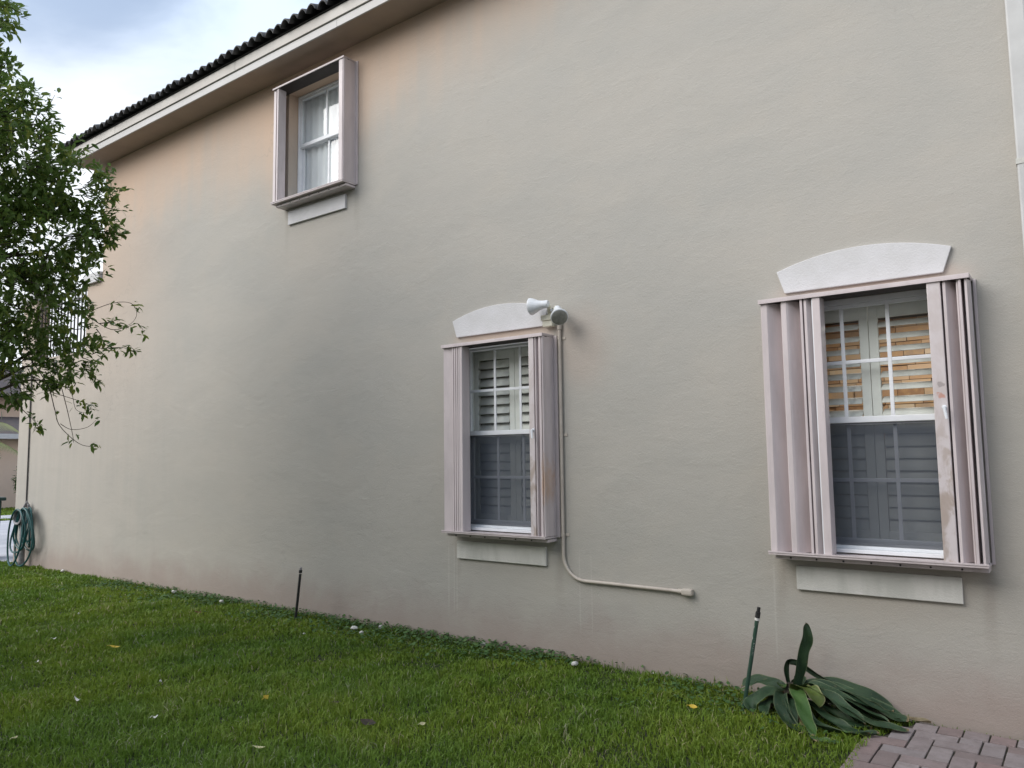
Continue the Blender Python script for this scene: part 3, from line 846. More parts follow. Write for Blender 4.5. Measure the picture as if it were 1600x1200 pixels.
specs = [(-12.66, -.12, .93, .42, .17, .00), (-12.62, -.15, .92, .36, .20, -.06), (-12.60, -.09, .94, .33, .22, .05), (-12.58, -.13, .93, .47, .16, .08),
         (-12.62, -.18, .90, .30, .24, -.14), (-12.55, -.16, .94, .12, .30, -.06), (-12.68, -.20, .92, .11, .26, -.16), (-12.64, -.10, .91, .38, .13, .10), (-12.70, -.14, .90, .34, .20, -.05)]
for i, (cx, cy, zt, zb, w, sk) in enumerate(specs):
    MB().tube(spline(loop(cx, cy, zt, zb, w, sk, i), 2), .0125, 7, False).build('hose_loop', M['rubber'], hs, True)

# bin at the corner
tb = empty('trash_bin', (-13.93, -.18, GZ))
tag(tb, 'dark green wheeled trash bin on the driveway beyond the wall corner', 'trash bin')
q = MB()
c0 = [(-14.16, -.41), (-13.68, -.41), (-13.68, .05), (-14.16, .05)]
V = [(x * .92 + -13.92 * .08, y * .92 - .18 * .08, GZ + .01) for x, y in c0] + [(x, y, 1.0) for x, y in c0]
q.add(V, [(3, 2, 1, 0), (4, 5, 6, 7), (0, 1, 5, 4), (1, 2, 6, 5), (2, 3, 7, 6), (3, 0, 4, 7)])
q.build('bin_body', M['bin'], tb, bevel=.02)
MB().box(-14.20, -13.62, -.45, .09, 1.0, 1.055).build('lid', M['bin'], tb, bevel=.02)
for x in (-14.12, -14.02):
    MB().lathe([(0, .07), (.04, .07)], (x, .06, GZ + .07), (1, 0, 0), 16).build('wheel', M['blackpipe'], tb)

# ------------------------------------------------------------------ risers / stakes
def stake(base, top, r, mat, label, collar):
    e = empty('irrigation_riser', base)
    tag(e, label, 'irrigation riser', 'irrigation risers standing in the lawn')
    b, t = Vector(base), Vector(top); d = t - b
    MB().tube([b, b + d * .5, b + d * .88], r, 10).build('pipe', mat, e, True)
    if collar: MB().tube([b + d * .875, b + d * .905], r * 1.22, 10).build('collar', M['petal'], e, True)
    MB().tube([b + d * .90, b + d * .955], r * 1.25, 10).build('coupling', M['blackpipe'], e, True)
    MB().tube([b + d * .955, t], r * .85, 10).build('nozzle', M['blackpipe'] if collar else M['greypl'], e, True)
stake((-1.715, -.36, GZ - .01), (-1.597, -.36, .695), .0115, M['pvcgreen'], 'green pipe riser with flaking white paint, leaning beside the strap-leaf plant', True)
stake((-6.028, -.24, GZ - .01), (-5.955, -.24, .583), .0125, M['blackpipe'], 'plain black pipe riser standing alone by the middle of the wall', False)

# ------------------------------------------------------------------ strap-leaf plant
pl = empty('crinum_plant', (-1.48, -.22, GZ))
tag(pl, 'dark green strap-leaf plant sprawling between the lawn and the pavers', 'plant')
def strap(pts, w, mat, fold=.25, roll=0., fixed=None):
    P = spline(pts, 7); n = len(P); V = []; A = []; B = []
    R = 7
    up0 = Vector((0, 0, 1))
    prev = None
    for i, p in enumerate(P):
        t = (P[min(i + 1, n - 1)] - P[max(i - 1, 0)]).normalized()
        side = t.cross(up0)
        if side.length < .25 or prev is not None and side.normalized().dot(prev) < 0.3:
            side = prev - t * prev.dot(t) if prev is not None else Vector((.8, .6, 0)) - t * Vector((.8, .6, 0)).dot(t)
        if fixed: side = Vector(fixed); side = side - t * side.dot(t)
        side.normalize(); prev = side
        s2 = (Matrix.Rotation(roll, 3, t) @ side); nrm = s2.cross(t).normalized()
        u = i / (n - 1)
        ww = w * 1.15 * (min(1, .50 + u * 2.2)) * (1 - max(0, (u - .62) / .38) ** 2.2) ** .6 if u < 1 else w * .12
        ww *= 1 + .05 * math.sin(u * 23 + w * 90)
        for k in range(R):
            a = (k / (R - 1)) * 2 - 1
            V.append(p + s2 * a * ww / 2 + nrm * (abs(a) ** 1.5 * ww * fold) + nrm * (.005 * math.sin(u * 19 + a * 3 + w * 300)) + nrm * .006 * a * math.sin(u * 9 + w * 500)); A.append(abs(a)); B.append(u)
    top = len(V)
    # underside for thickness
    for i in range(top):
        V.append(V[i] - Vector((0, 0, .0028)) * (1 - A[i] * .8) ); A.append(A[i]); B.append(B[i])
    F = []
    for i in range(n - 1):
        for k in range(R - 1):
            a = i * R + k; F.append((a, a + 1, a + R + 1, a + R)); F.append((top + a, top + a + R, top + a + R + 1, top + a + 1))
    o = mesh('leaf', V, F, M[mat], pl, True)
    at = o.data.attributes.new('across', 'FLOAT', 'POINT'); at.data.foreach_set('value', A)
    at = o.data.attributes.new('along', 'FLOAT', 'POINT'); at.data.foreach_set('value', B)
    return o
C0 = (-1.475, -.20, .15)
strap([(-1.47, -.20, .14), (-1.44, -.20, .27), (-1.405, -.20, .42), (-1.375, -.205, .53), (-1.378, -.21, .605)], .055, 'crinum', .14, 0, (.80, .60, 0))
strap([(-1.50, -.17, .20), (-1.517, -.165, .28), (-1.512, -.16, .345), (-1.49, -.155, .362), (-1.42, -.135, .335), (-1.31, -.105, .27), (-1.20, -.08, .225)], .030, 'crinum', .2)
# left side
strap([C0, (-1.56, -.19, .215), (-1.66, -.17, .225), (-1.75, -.155, .20), (-1.80, -.145, .165)], .065, 'crinum_blue', .12, -.6)
strap([C0, (-1.55, -.27, .20), (-1.62, -.34, .185), (-1.66, -.40, .140), (-1.63, -.45, .112)], .075, 'crinum_blue', .1, -.3)
strap([C0, (-1.54, -.30, .165), (-1.58, -.38, .145), (-1.56, -.45, .115)], .060, 'crinum', .12)
strap([(-1.53, -.26, .14), (-1.60, -.27, .175), (-1.66, -.27, .205)], .04, 'crinum_blue', .2, .5)
# front
strap([C0, (-1.50, -.32, .21), (-1.47, -.42, .165), (-1.40, -.52, .120), (-1.30, -.60, .112), (-1.21, -.67, .11)], .065, 'crinum', .15)
strap([(-1.46, -.22, .15), (-1.42, -.32, .245), (-1.36, -.43, .22), (-1.30, -.54, .160), (-1.24, -.62, .115)], .066, 'crinum_light', .14)
strap([(-1.45, -.22, .15), (-1.41, -.28, .245), (-1.35, -.33, .262), (-1.30, -.36, .235), (-1.275, -.375, .19)], .085, 'crinum_yellow', .18)
strap([C0, (-1.45, -.33, .19), (-1.41, -.43, .16), (-1.37, -.52, .115)], .05, 'crinum', .2)
# sprawling right-hand fan, folded flat and overlapping
fan = [
    ([C0, (-1.38, -.12, .235), (-1.25, -.085, .245), (-1.12, -.07, .215), (-1.02, -.06, .180), (-.96, -.075, .145)], .075, 'crinum', .10, .5),
    ([C0, (-1.38, -.15, .240), (-1.24, -.12, .235), (-1.10, -.10, .190), (-.98, -.09, .140), (-.90, -.075, .118)], .070, 'crinum_blue', .16, .3),
    ([C0, (-1.36, -.19, .245), (-1.22, -.16, .225), (-1.08, -.14, .175), (-.96, -.12, .130), (-.88, -.10, .115)], .080, 'crinum', .14, .2),
    ([C0, (-1.37, -.22, .255), (-1.26, -.22, .240), (-1.14, -.21, .185), (-1.03, -.20, .140), (-.96, -.19, .118)], .065, 'crinum_blue', .2, 0),
    ([C0, (-1.37, -.26, .250), (-1.26, -.29, .235), (-1.14, -.32, .175), (-1.05, -.34, .130)], .085, 'crinum_blue', .16, 0),
    ([C0, (-1.35, -.26, .215), (-1.20, -.28, .195), (-1.05, -.29, .140), (-.94, -.275, .120), (-.855, -.25, .116)], .070, 'crinum_blue', .06, 0),
    ([C0, (-1.36, -.25, .205), (-1.24, -.30, .165), (-1.12, -.34, .125), (-1.02, -.335, .116)], .060, 'crinum', .1, 0),
    ([C0, (-1.38, -.34, .175), (-1.30, -.43, .125), (-1.18, -.48, .112), (-1.05, -.45, .112), (-.97, -.40, .118)], .042, 'crinum', .25, 0),
    ([C0, (-1.36, -.30, .180), (-1.23, -.37, .140), (-1.12, -.42, .115), (-1.01, -.43, .114)], .060, 'crinum', .12, 0),
    ([C0, (-1.34, -.22, .190), (-1.20, -.21, .165), (-1.06, -.20, .125), (-.97, -.17, .116)], .075, 'crinum', .1, 0),
    ([C0, (-1.33, -.16, .200), (-1.19, -.14, .170), (-1.04, -.12, .128), (-.92, -.11, .114)], .060, 'crinum', .1, 0),
]
for f_ in fan: strap(*f_)
strap([(-1.38, -.45, .12), (-1.28, -.60, .113), (-1.18, -.65, .111), (-1.10, -.62, .113)], .035, 'crinum_light', .1)
strap([C0, (-1.45, -.15, .24), (-1.475, -.13, .265)], .065, 'crinum', .3)
strap([C0, (-1.52, -.22, .22), (-1.51, -.27, .235)], .05, 'crinum_light', .3)
# dead, papery outer leaves round the bulb
for pts, w in (([C0, (-1.42, -.33, .17), (-1.34, -.48, .12), (-1.27, -.53, .115)], .022), ([C0, (-1.53, -.24, .19), (-1.56, -.30, .13), (-1.57, -.33, .11)], .016),
               ([C0, (-1.50, -.28, .17), (-1.52, -.33, .12)], .014), ([C0, (-1.44, -.30, .16), (-1.40, -.36, .12), (-1.36, -.40, .112)], .02),
               ([C0, (-1.58, -.16, .15), (-1.66, -.14, .115)], .018), ([(-1.2, -.1, .12), (-1.05, -.06, .118), (-.9, -.045, .114), (-.78, -.04, .112)], .02)):
    strap(pts, w, 'dead_strap', .3)
MB().lathe([(0, .035), (.05, .065), (.10, .055), (.16, .03)], (-1.475, -.20, GZ - .01), (0, 0, 1), 14).build('bulb', simple('bulb_husk', (.06, .045, .03), (.02, .018, .012), 25, .9), pl, True)

# ------------------------------------------------------------------ paver path
path = mesh('paver_path', [(-.85, -.03, GZ - .006), (1.4, -.03, GZ - .006), (1.4, -2.4, GZ - .006), (-1.0, -2.4, GZ - .006), (-.99, -.42, GZ - .006)], [(0, 4, 3, 2, 1)],
            simple('joint_sand', (.085, .072, .058), (.035, .038, .022), 30, .95))
tag(path, kind='structure')
def brick_mesh(w, h):
    q = MB().box(-w / 2 + .003, w / 2 - .003, -h / 2 + .003, h / 2 - .003, -.045, 0)
    o = q.build('paver', M['paver'], path, bevel=.004)
    me = o.data; bpy.data.objects.remove(o); return me
MB_ = {0: brick_mesh(.205, .1025), 1: brick_mesh(.1025, .205), 2: brick_mesh(.118, .122)}
def left_edge(y):
    if y > -.42: return -.88 + (y + .03) / (-.39) * -.16
    return -1.04 - .03 * math.sin((y + .42) * 3)
def put(kind, x, y):
    o = bpy.data.objects.new('paver', MB_[kind]); COL.objects.link(o); o.parent = path
    o.location = (x, y, GZ + .004 + random.uniform(-.003, .003))
    o.rotation_euler = (random.uniform(-.012, .012), random.uniform(-.012, .012), random.uniform(-.012, .012))
x = -.80
while x < 1.1:
    put(2, x, -.095); x += .1195
u = .1045; cnt = 0
hm = brick_mesh(.1025, .1025)
def cell_in(cx, cy):
    return -1.9 < cy < -.170 and cx < 1.05 and cx - u / 2 > left_edge(cy) - .035
for i in range(-30, 30):
    for j in range(-2, 40):
        k4 = (i - j) % 4
        if k4 == 0: cells = ((i, j), (i + 1, j)); kd = 0
        elif k4 == 2: cells = ((i, j), (i, j - 1)); kd = 1
        else: continue
        C_ = [((a + .5) * u, -.214 - b * u + 0) for a, b in ((cells[0][0], cells[0][1]), (cells[1][0], cells[1][1]))]
        ok = [cell_in(*c) for c in C_]
        if all(ok): put(kd, (C_[0][0] + C_[1][0]) / 2, (C_[0][1] + C_[1][1]) / 2); cnt += 1
        elif any(ok):
            c = C_[ok.index(True)]
            o = bpy.data.objects.new('paver', hm); COL.objects.link(o); o.parent = path
            o.location = (c[0], c[1], GZ + .004 + random.uniform(-.003, .003)); cnt += 1
print('pavers', cnt)

# ------------------------------------------------------------------ grass
def blades(n, xy, hgt, wid, lean, tint, name, mat, z=GZ - .012, bend=.5):
    ang = rng.uniform(0, 2 * np.pi, n); la = rng.uniform(0, 2 * np.pi, n)
    h = hgt * rng.uniform(.55, 1.25, n); w = wid * rng.uniform(.7, 1.3, n); le = h * lean * rng.uniform(.1, 1.3, n)
    sx, sy = np.cos(ang) * w / 2, np.sin(ang) * w / 2
    lx, ly = np.cos(la) * le, np.sin(la) * le
    V = np.zeros((n, 5, 3), np.float32)
    V[:, 0] = np.stack([xy[:, 0] - sx, xy[:, 1] - sy, np.full(n, z)], 1)
    V[:, 1] = np.stack([xy[:, 0] + sx, xy[:, 1] + sy, np.full(n, z)], 1)
    mx, my = xy[:, 0] + lx * .35, xy[:, 1] + ly * .35
    V[:, 2] = np.stack([mx + sx * .85, my + sy * .85, z + h * .62], 1)
    V[:, 3] = np.stack([mx - sx * .85, my - sy * .85, z + h * .62], 1)
    V[:, 4] = np.stack([xy[:, 0] + lx, xy[:, 1] + ly, z + h * (1 - .25 * np.minimum(le / h, 1))], 1)
    me = bpy.data.meshes.new(name)
    me.vertices.add(n * 5); me.vertices.foreach_set('co', V.reshape(-1))
    base = (np.arange(n) * 5)[:, None]
    idx = np.concatenate([base + np.array([0, 1, 2, 3]), base + np.array([3, 2, 4])], 1).astype(np.int32)
    me.loops.add(n * 7); me.loops.foreach_set('vertex_index', idx.reshape(-1))
    me.polygons.add(n * 2)
    ls = np.stack([np.arange(n) * 7, np.arange(n) * 7 + 4], 1).astype(np.int32)
    me.polygons.foreach_set('loop_start', ls.reshape(-1))
    try: me.polygons.foreach_set('loop_total', np.tile(np.array([4, 3], np.int32), n))
    except Exception: pass
    me.update(); me.validate()
    a = me.attributes.new('tint', 'FLOAT', 'POINT'); a.data.foreach_set('value', np.repeat(tint, 5).astype(np.float32))
    me.materials.append(mat)
    o = link(name, me); tag(o, kind='stuff'); return o
def in_view(x, y, pad=.6):
    vx, vy = x, y + 4.9
    dep = vx * cf.x + vy * cf.y; side = vx * cr.x + vy * cr.y
    return (dep > 2.2) & (np.abs(side) < dep * .668 + pad)
def keep_lawn(x, y):
    pathedge = np.where(y > -.42, -.86 + (y + .03) / (-.39) * -.15, -1.01)
    k = (y < -.004 - 0 * x) & (x < pathedge + rng.normal(0, .012, len(x)))
    k &= ~((x < -13.05) & (y > -.05))
    return k
N0 = 2600000
x = rng.uniform(-17, -.7, N0); y = rng.uniform(-5.5, 0, N0)
d = np.hypot(x, y + 4.9)
dens = np.clip((5.0 / np.maximum(d, 3.5)) ** 1.35, .14, 1.0) * .29
clump = np.array(0)
k = in_view(x, y) & keep_lawn(x, y) & (rng.uniform(0, 1, N0) < dens)
x, y, d = x[k], y[k], d[k]
# uneven tufts: height and tint follow a smooth random field
def field(x, y, s, seed):
    r2 = np.random.default_rng(seed); f = np.zeros_like(x)
    for _ in range(14):
        a = r2.uniform(0, 2 * np.pi); kf = s * r2.uniform(.5, 2.2); f += np.sin((x * np.cos(a) + y * np.sin(a)) * kf + r2.uniform(0, 6.28))
    return f / 3.7
f3 = field(x, y, 22, 17); f1 = field(x, y, 9, 3); f2 = field(x, y, 2.2, 5)
n = len(x); print('blades', n)
hg_ = .047 * (1 + .24 * f1 + .12 * f2 + .15 * f3) * np.where(y > -.35, .82, 1)
wd_ = .0062 * np.clip(d / 5.2, .85, 2.2)
tint = np.clip(.42 + .16 * f2 + .10 * f1 + .05 * f3 + rng.normal(0, .23, n), 0, .93)
dead = rng.uniform(0, 1, n) < .035 + .05 * np.clip(f3 + f1 - .9, 0, 1); tint[dead] = 1.0
blades(n, np.stack([x, y], 1), hg_, wd_, .85, tint, 'grass', M['grass'])
# ground cover: low weeds along the wall foot
nw = 8000
wx = rng.uniform(-10.2, -1.1, nw); wy = -np.abs(rng.normal(0, .26, nw)) - .004
k = (wy > -.8) & keep_lawn(wx, wy) & (field(wx, wy, 3, 9) + rng.normal(0, .4, nw) > -.35)
wx, wy = wx[k], wy[k]; n = len(wx)
V = []; F = []; T = []
for i in range(n):
    L = random.uniform(.006, .020); a = random.uniform(0, 6.28); zt = GZ + random.uniform(.012, .048) * (1.15 if wy[i] > -.2 else .8)
    c, s_ = math.cos(a), math.sin(a); tl = random.uniform(-.5, .5); t2 = random.uniform(-.5, .5)
    b0 = len(V)
    for (u_, v_) in ((-1, 0), (-.3, .62), (.6, .5), (1, 0), (.6, -.5), (-.3, -.62)):
        V.append((wx[i] + (c * u_ - s_ * v_) * L, min(-.002, wy[i] + (s_ * u_ + c * v_) * L), zt + L * (tl * u_ + t2 * v_)))
    F.append(tuple(range(b0, b0 + 6))); T += [random.random() * .99] * 6
gc = mesh('ground_cover', V, F, M['weed']); tag(gc, kind='stuff')
a = gc.data.attributes.new('tint', 'FLOAT', 'POINT'); a.data.foreach_set('value', T)
# thin taller sprigs against the wall
ns = 900
sx_ = rng.uniform(-10.5, -.2, ns); sy_ = -rng.uniform(.006, .05, ns)
blades(ns, np.stack([sx_, sy_], 1), np.where(sx_ > -.9, .022, rng.uniform(.03, .085, ns)), np.full(ns, .004), .4, rng.uniform(0, .6, ns), 'wall_foot_sprigs', M['grass'])
# distant front lawn past the driveway
nf = 60000
fx = rng.uniform(-38, -22.5, nf); fy = rng.uniform(0, 16, nf)
kk = ~((fx > -24.7) & (fx < -23.2)) & in_view(fx, fy, .5)
fx, fy = fx[kk], fy[kk]; nf = len(fx)
blades(nf, np.stack([fx, fy], 1), np.full(nf, .06), np.full(nf, .03), .8, np.clip(rng.normal(.62, .15, nf), 0, .93), 'front_lawn', M['grass'])

# ------------------------------------------------------------------ litter on the lawn
def rock(x, y, s, label, nm='limestone_chip', cat='stone'):
    bm = bmesh.new(); bmesh.ops.create_icosphere(bm, subdivisions=2, radius=1)
    sd_ = Vector((x * 7, y * 5, s * 90))
    for v in bm.verts:
        k = 1 + .38 * mnoise.noise(v.co * 1.3 + sd_) + .16 * mnoise.noise(v.co * 3.5 + sd_)
        v.co = Vector((v.co.x * k, v.co.y * k * .8, v.co.z * k * .62)) * s
    me = bpy.data.meshes.new(nm); bm.to_mesh(me); bm.free(); me.materials.append(M['stone'])
    for p in me.polygons: p.use_smooth = True
    me.set_sharp_from_angle(angle=math.radians(35))
    o = link(nm, me); o.location = (x, y, GZ + s * .45 + .014); o.rotation_euler = (0, 0, x * 9)
    tag(o, label, cat, 'pale stones along the wall foot')
rock(-5.206, -.254, .032, 'leftmost pale stone of the loose trio right of the black riser')
rock(-5.038, -.318, .022, 'small pale stone at the front of the loose trio right of the black riser')
rock(-5.04, -.090, .030, 'pale stone closest to the wall in the trio right of the black riser')
rock(-3.909, -.075, .030, 'rounded white stone in the weeds below the left part of the middle sill')
rock(-3.014, -.147, .026, 'pale stone in the grass below the conduit bend')
rock(-2.447, -.035, .012, 'small pale chip at the wall foot below the conduit end fitting')
rock(-5.435, -.607, .012, 'tiny pale chip in the grass just right of the black riser')
rock(-8.35, -.12, .030, 'pale stone at the wall foot left of the black riser, below the upper window')
rock(-7.35, -.16, .028, 'low pale stone near the wall foot, nearer to the black riser')
rock(-11.252, -.06, .030, 'white stone at the wall foot near the hose')
def fallen(x, y, L, w, mat, rz, label, curl=.3, nm='fallen_leaf', cat='fallen leaf', tilt=.2, z=.030):
    V = []; F = []; n = 9
    for i in range(n):
        t = i / (n - 1); ww = w * math.sin(math.pi * min(max(t, .02), .98)) ** .8 / 2; xx = (t - .5) * L; zz_ = curl * L * (t - .5) ** 2 * 2
        V += [(xx, -ww, zz_ + ww * .35), (xx, 0, zz_), (xx, ww, zz_ + ww * .35)]
    for i in range(n - 1):
        for k in (0, 1): F.append((3 * i + k, 3 * i + 3 + k, 3 * i + 4 + k, 3 * i + k + 1))
    for i in range(len(V)): V[i] = tuple(V[i])
    k = len(V); V += [(-L / 2 - L * .25, -.0015, .004), (-L / 2 - L * .25, .0015, .004), (-L / 2 + .002, .0015, curl * L * .5), (-L / 2 + .002, -.0015, curl * L * .5)]
    F.append((k, k + 1, k + 2, k + 3))
    o = mesh(nm, V, F, mat, None, True); o.location = (x, y, GZ + z); o.rotation_euler = (tilt, .12, rz)
    tag(o, label, cat)
fallen(-4.176, -1.894, .085, .034, M['yellow'], 2.2, 'bright yellow fallen leaf alone in the middle of the lawn', tilt=.75)
fallen(-6.292, -1.777, .090, .022, M['yellow'], .6, 'thin yellow fallen leaf in the left lawn', tilt=.5)
fallen(-3.499, -2.411, .060, .020, M['paleleaf'], .7, 'pale curled fallen leaf near the bottom edge left of centre')
fallen(-1.936, -.571, .050, .030, M['yellow'], .2, 'yellow green fallen leaf left of the green riser', tilt=.5)
fallen(-2.265, -.075, .045, .025, M['paleleaf'], 1.9, 'pale dry fallen leaf near the wall under the conduit fitting', tilt=.8)
fallen(-3.319, -1.831, .10, .06, M['brownleaf'], .3, 'dark rotting fallen leaf in the middle of the lawn', z=.022)
fallen(-3.75, -1.69, .055, .03, M['brownleaf'], 1.2, 'small brown fallen leaf between the yellow leaf and the dark one', z=.024)
fallen(-6.995, -.637, .07, .03, simple('red_leaf', (.12, .035, .02), None, 50, .8), .6, 'reddish brown fallen leaf in the grass left of the black riser', z=.03)
fallen(-4.712, -3.085, .05, .02, M['paleleaf'], 2.2, 'pale green fallen leaf in the bottom left corner')
fallen(-3.05, -1.68, .045, .022, M['paleleaf'], 1.5, 'light dry fallen leaf right of the dark rotting leaf', tilt=.6)
for i, (x, y, lab) in enumerate([(-7.407, -1.903, 'left one of two white petals by the dark patch at far left'), (-6.998, -1.938, 'right one of two white petals by the dark patch at far left'),
        (-7.915, -1.339, 'white petal farthest back in the left lawn'), (-6.448, -1.467, 'white petal lying left of the black riser in mid lawn'),
        (-6.295, -2.344, 'white petal at the far left in front of the dark patch'), (-5.09, -2.591, 'curled white petal in the lower left lawn'),
        (-4.387, -2.486, 'white petal nearest the bottom edge at left'), (-5.042, -2.092, 'faint white petal left of the bright yellow leaf')]):
    fallen(x, y, .036 if i != 5 else .055, .017, M['petal'], i * 1.3, lab, .9, 'white_petal', 'petal', .3, .034)

# ------------------------------------------------------------------ the tree
tree = empty('broadleaf_tree', (-8.0, -2.95, GZ))
tag(tree, 'dense glossy green broadleaf tree reaching in from the left over the lawn', 'tree')
lobes = [((-6.23, -2.98, 4.88), .30, 1.), ((-6.62, -2.95, 4.20), .66, 1.), ((-6.56, -2.56, 3.92), .50, 1.), ((-6.41, -2.20, 3.80), .34, 1.), ((-6.58, -2.32, 3.38), .50, .95),
         ((-6.40, -2.03, 3.47), .22, .8), ((-6.90, -2.90, 3.20), .90, 1.), ((-6.68, -2.28, 2.84), .42, .85), ((-6.50, -1.93, 2.72), .22, .32), ((-6.82, -2.40, 2.36), .36, .9),
         ((-6.62, -2.00, 2.46), .25, .45), ((-6.97, -2.87, 2.45), .62, .9), ((-7.5, -3.1, 4.6), 1.0, .8), ((-7.9, -3.3, 3.6), 1.1, .7), ((-6.55, -2.12, 2.30), .16, .5),
         ((-6.75, -3.05, 5.2), .5, .9), ((-7.2, -3.3, 5.6), .8, .7)]
LV = []; LF = []; LT = []; twigs = MB()
def leaf_geo(o, d, L, w, up):
    d = d.normalized(); s = d.cross(up)
    if s.length < .05: s = d.cross(Vector((1, 0, 0)))
    s.normalize(); nn = s.cross(d)
    V = [o, o + d * L * .25 + s * w * .42 + nn * L * .03, o + d * L * .25 - nn * L * .01, o + d * L * .25 - s * w * .42 + nn * L * .03,
         o + d * L * .64 + s * w * .46 + nn * L * .02, o + d * L * .64 - nn * L * .03, o + d * L * .64 - s * w * .46 + nn * L * .02, o + d * L - nn * L * .12]
    F = [(0, 2, 1), (0, 3, 2), (1, 2, 5, 4), (2, 3, 6, 5), (4, 5, 7), (5, 6, 7)]
    return V, F
def rv(): return Vector((random.gauss(0, 1), random.gauss(0, 1), random.gauss(0, 1))).normalized()
singles = []
def whorl(tip, out, n, L, tint, single=False):
    for k in range(n):
        d = (out * .5 + rv() * .95 + Vector((0, 0, -.15))).normalized()
        up = (Vector((0, 0, 1)) + rv() * .55).normalized()
        l = L * random.uniform(.65, 1.2)
        V, F = leaf_geo(tip + rv() * .030, d, l, l * random.uniform(.36, .46), up)
        t = min(.99, max(0, tint + random.gauss(0, .13)))
        if single: singles.append((V, F, t))
        else:
            b0 = len(LV); LV.extend(V); LF.extend(tuple(i + b0 for i in f) for f in F); LT.extend([t] * 8)
limbs = MB()
def limb(a, b, r0, r1, wob=.08, seg=6, target=limbs):
    a, b = Vector(a), Vector(b); P = [a]
    for i in range(1, seg): P.append(a.lerp(b, i / seg) + rv() * wob * math.sin(math.pi * i / seg) + Vector((0, 0, wob * .8 * math.sin(math.pi * i / seg))))
    P.append(b); P = spline(P, 3); n = len(P)
    target.tube(P, [r0 + (r1 - r0) * i / (n - 1) for i in range(n)], 7); return P
T0 = Vector((-8.0, -2.95, GZ - .05)); T1 = Vector((-7.85, -2.92, 1.9)); T2 = Vector((-7.6, -2.9, 2.9))
tr = MB(); P = spline([T0, (-7.97, -2.97, .8), T1, T2, (-7.4, -2.95, 3.9), (-7.2, -3.0, 4.9)], 5)
tr.tube(P, [.13 * (1 - .75 * i / (len(P) - 1)) + (.05 if i == 0 else 0) for i in range(len(P))], 12)
tr.build('trunk', M['bark'], tree, True)
for (c, r, dn) in lobes:
    c = Vector(c)
    st = T1 if c.z < 2.9 else (T2 if c.z < 3.8 else Vector((-7.4, -2.95, 3.9)))
    P = limb(st, st.lerp(c, .88), .036, .004, .10)
    ncl = int(dn * 290 * r * r / .25 * .56) + int(20 * dn)
    for k in range(ncl):
        v = rv() * random.uniform(.25, 1.0) ** .5 * r
        v.z *= .92
        p = c + v
        if p.y > -.35: continue
        anchor = c + v * random.uniform(.35, .6) + rv() * .04
        if random.random() < .38: twigs.tube([anchor, (anchor + p) / 2 + rv() * .02, p], [.0045, .0035, .002], 4, False)
        leaf_tint = .25 + .30 * random.random() + (.34 if random.random() < .13 else 0)  # random leaf colour per whorl, a few yellower
        edge = v.length > r * .80
        whorl(p, v.normalized(), random.randint(7, 12), .070, leaf_tint, single=False)
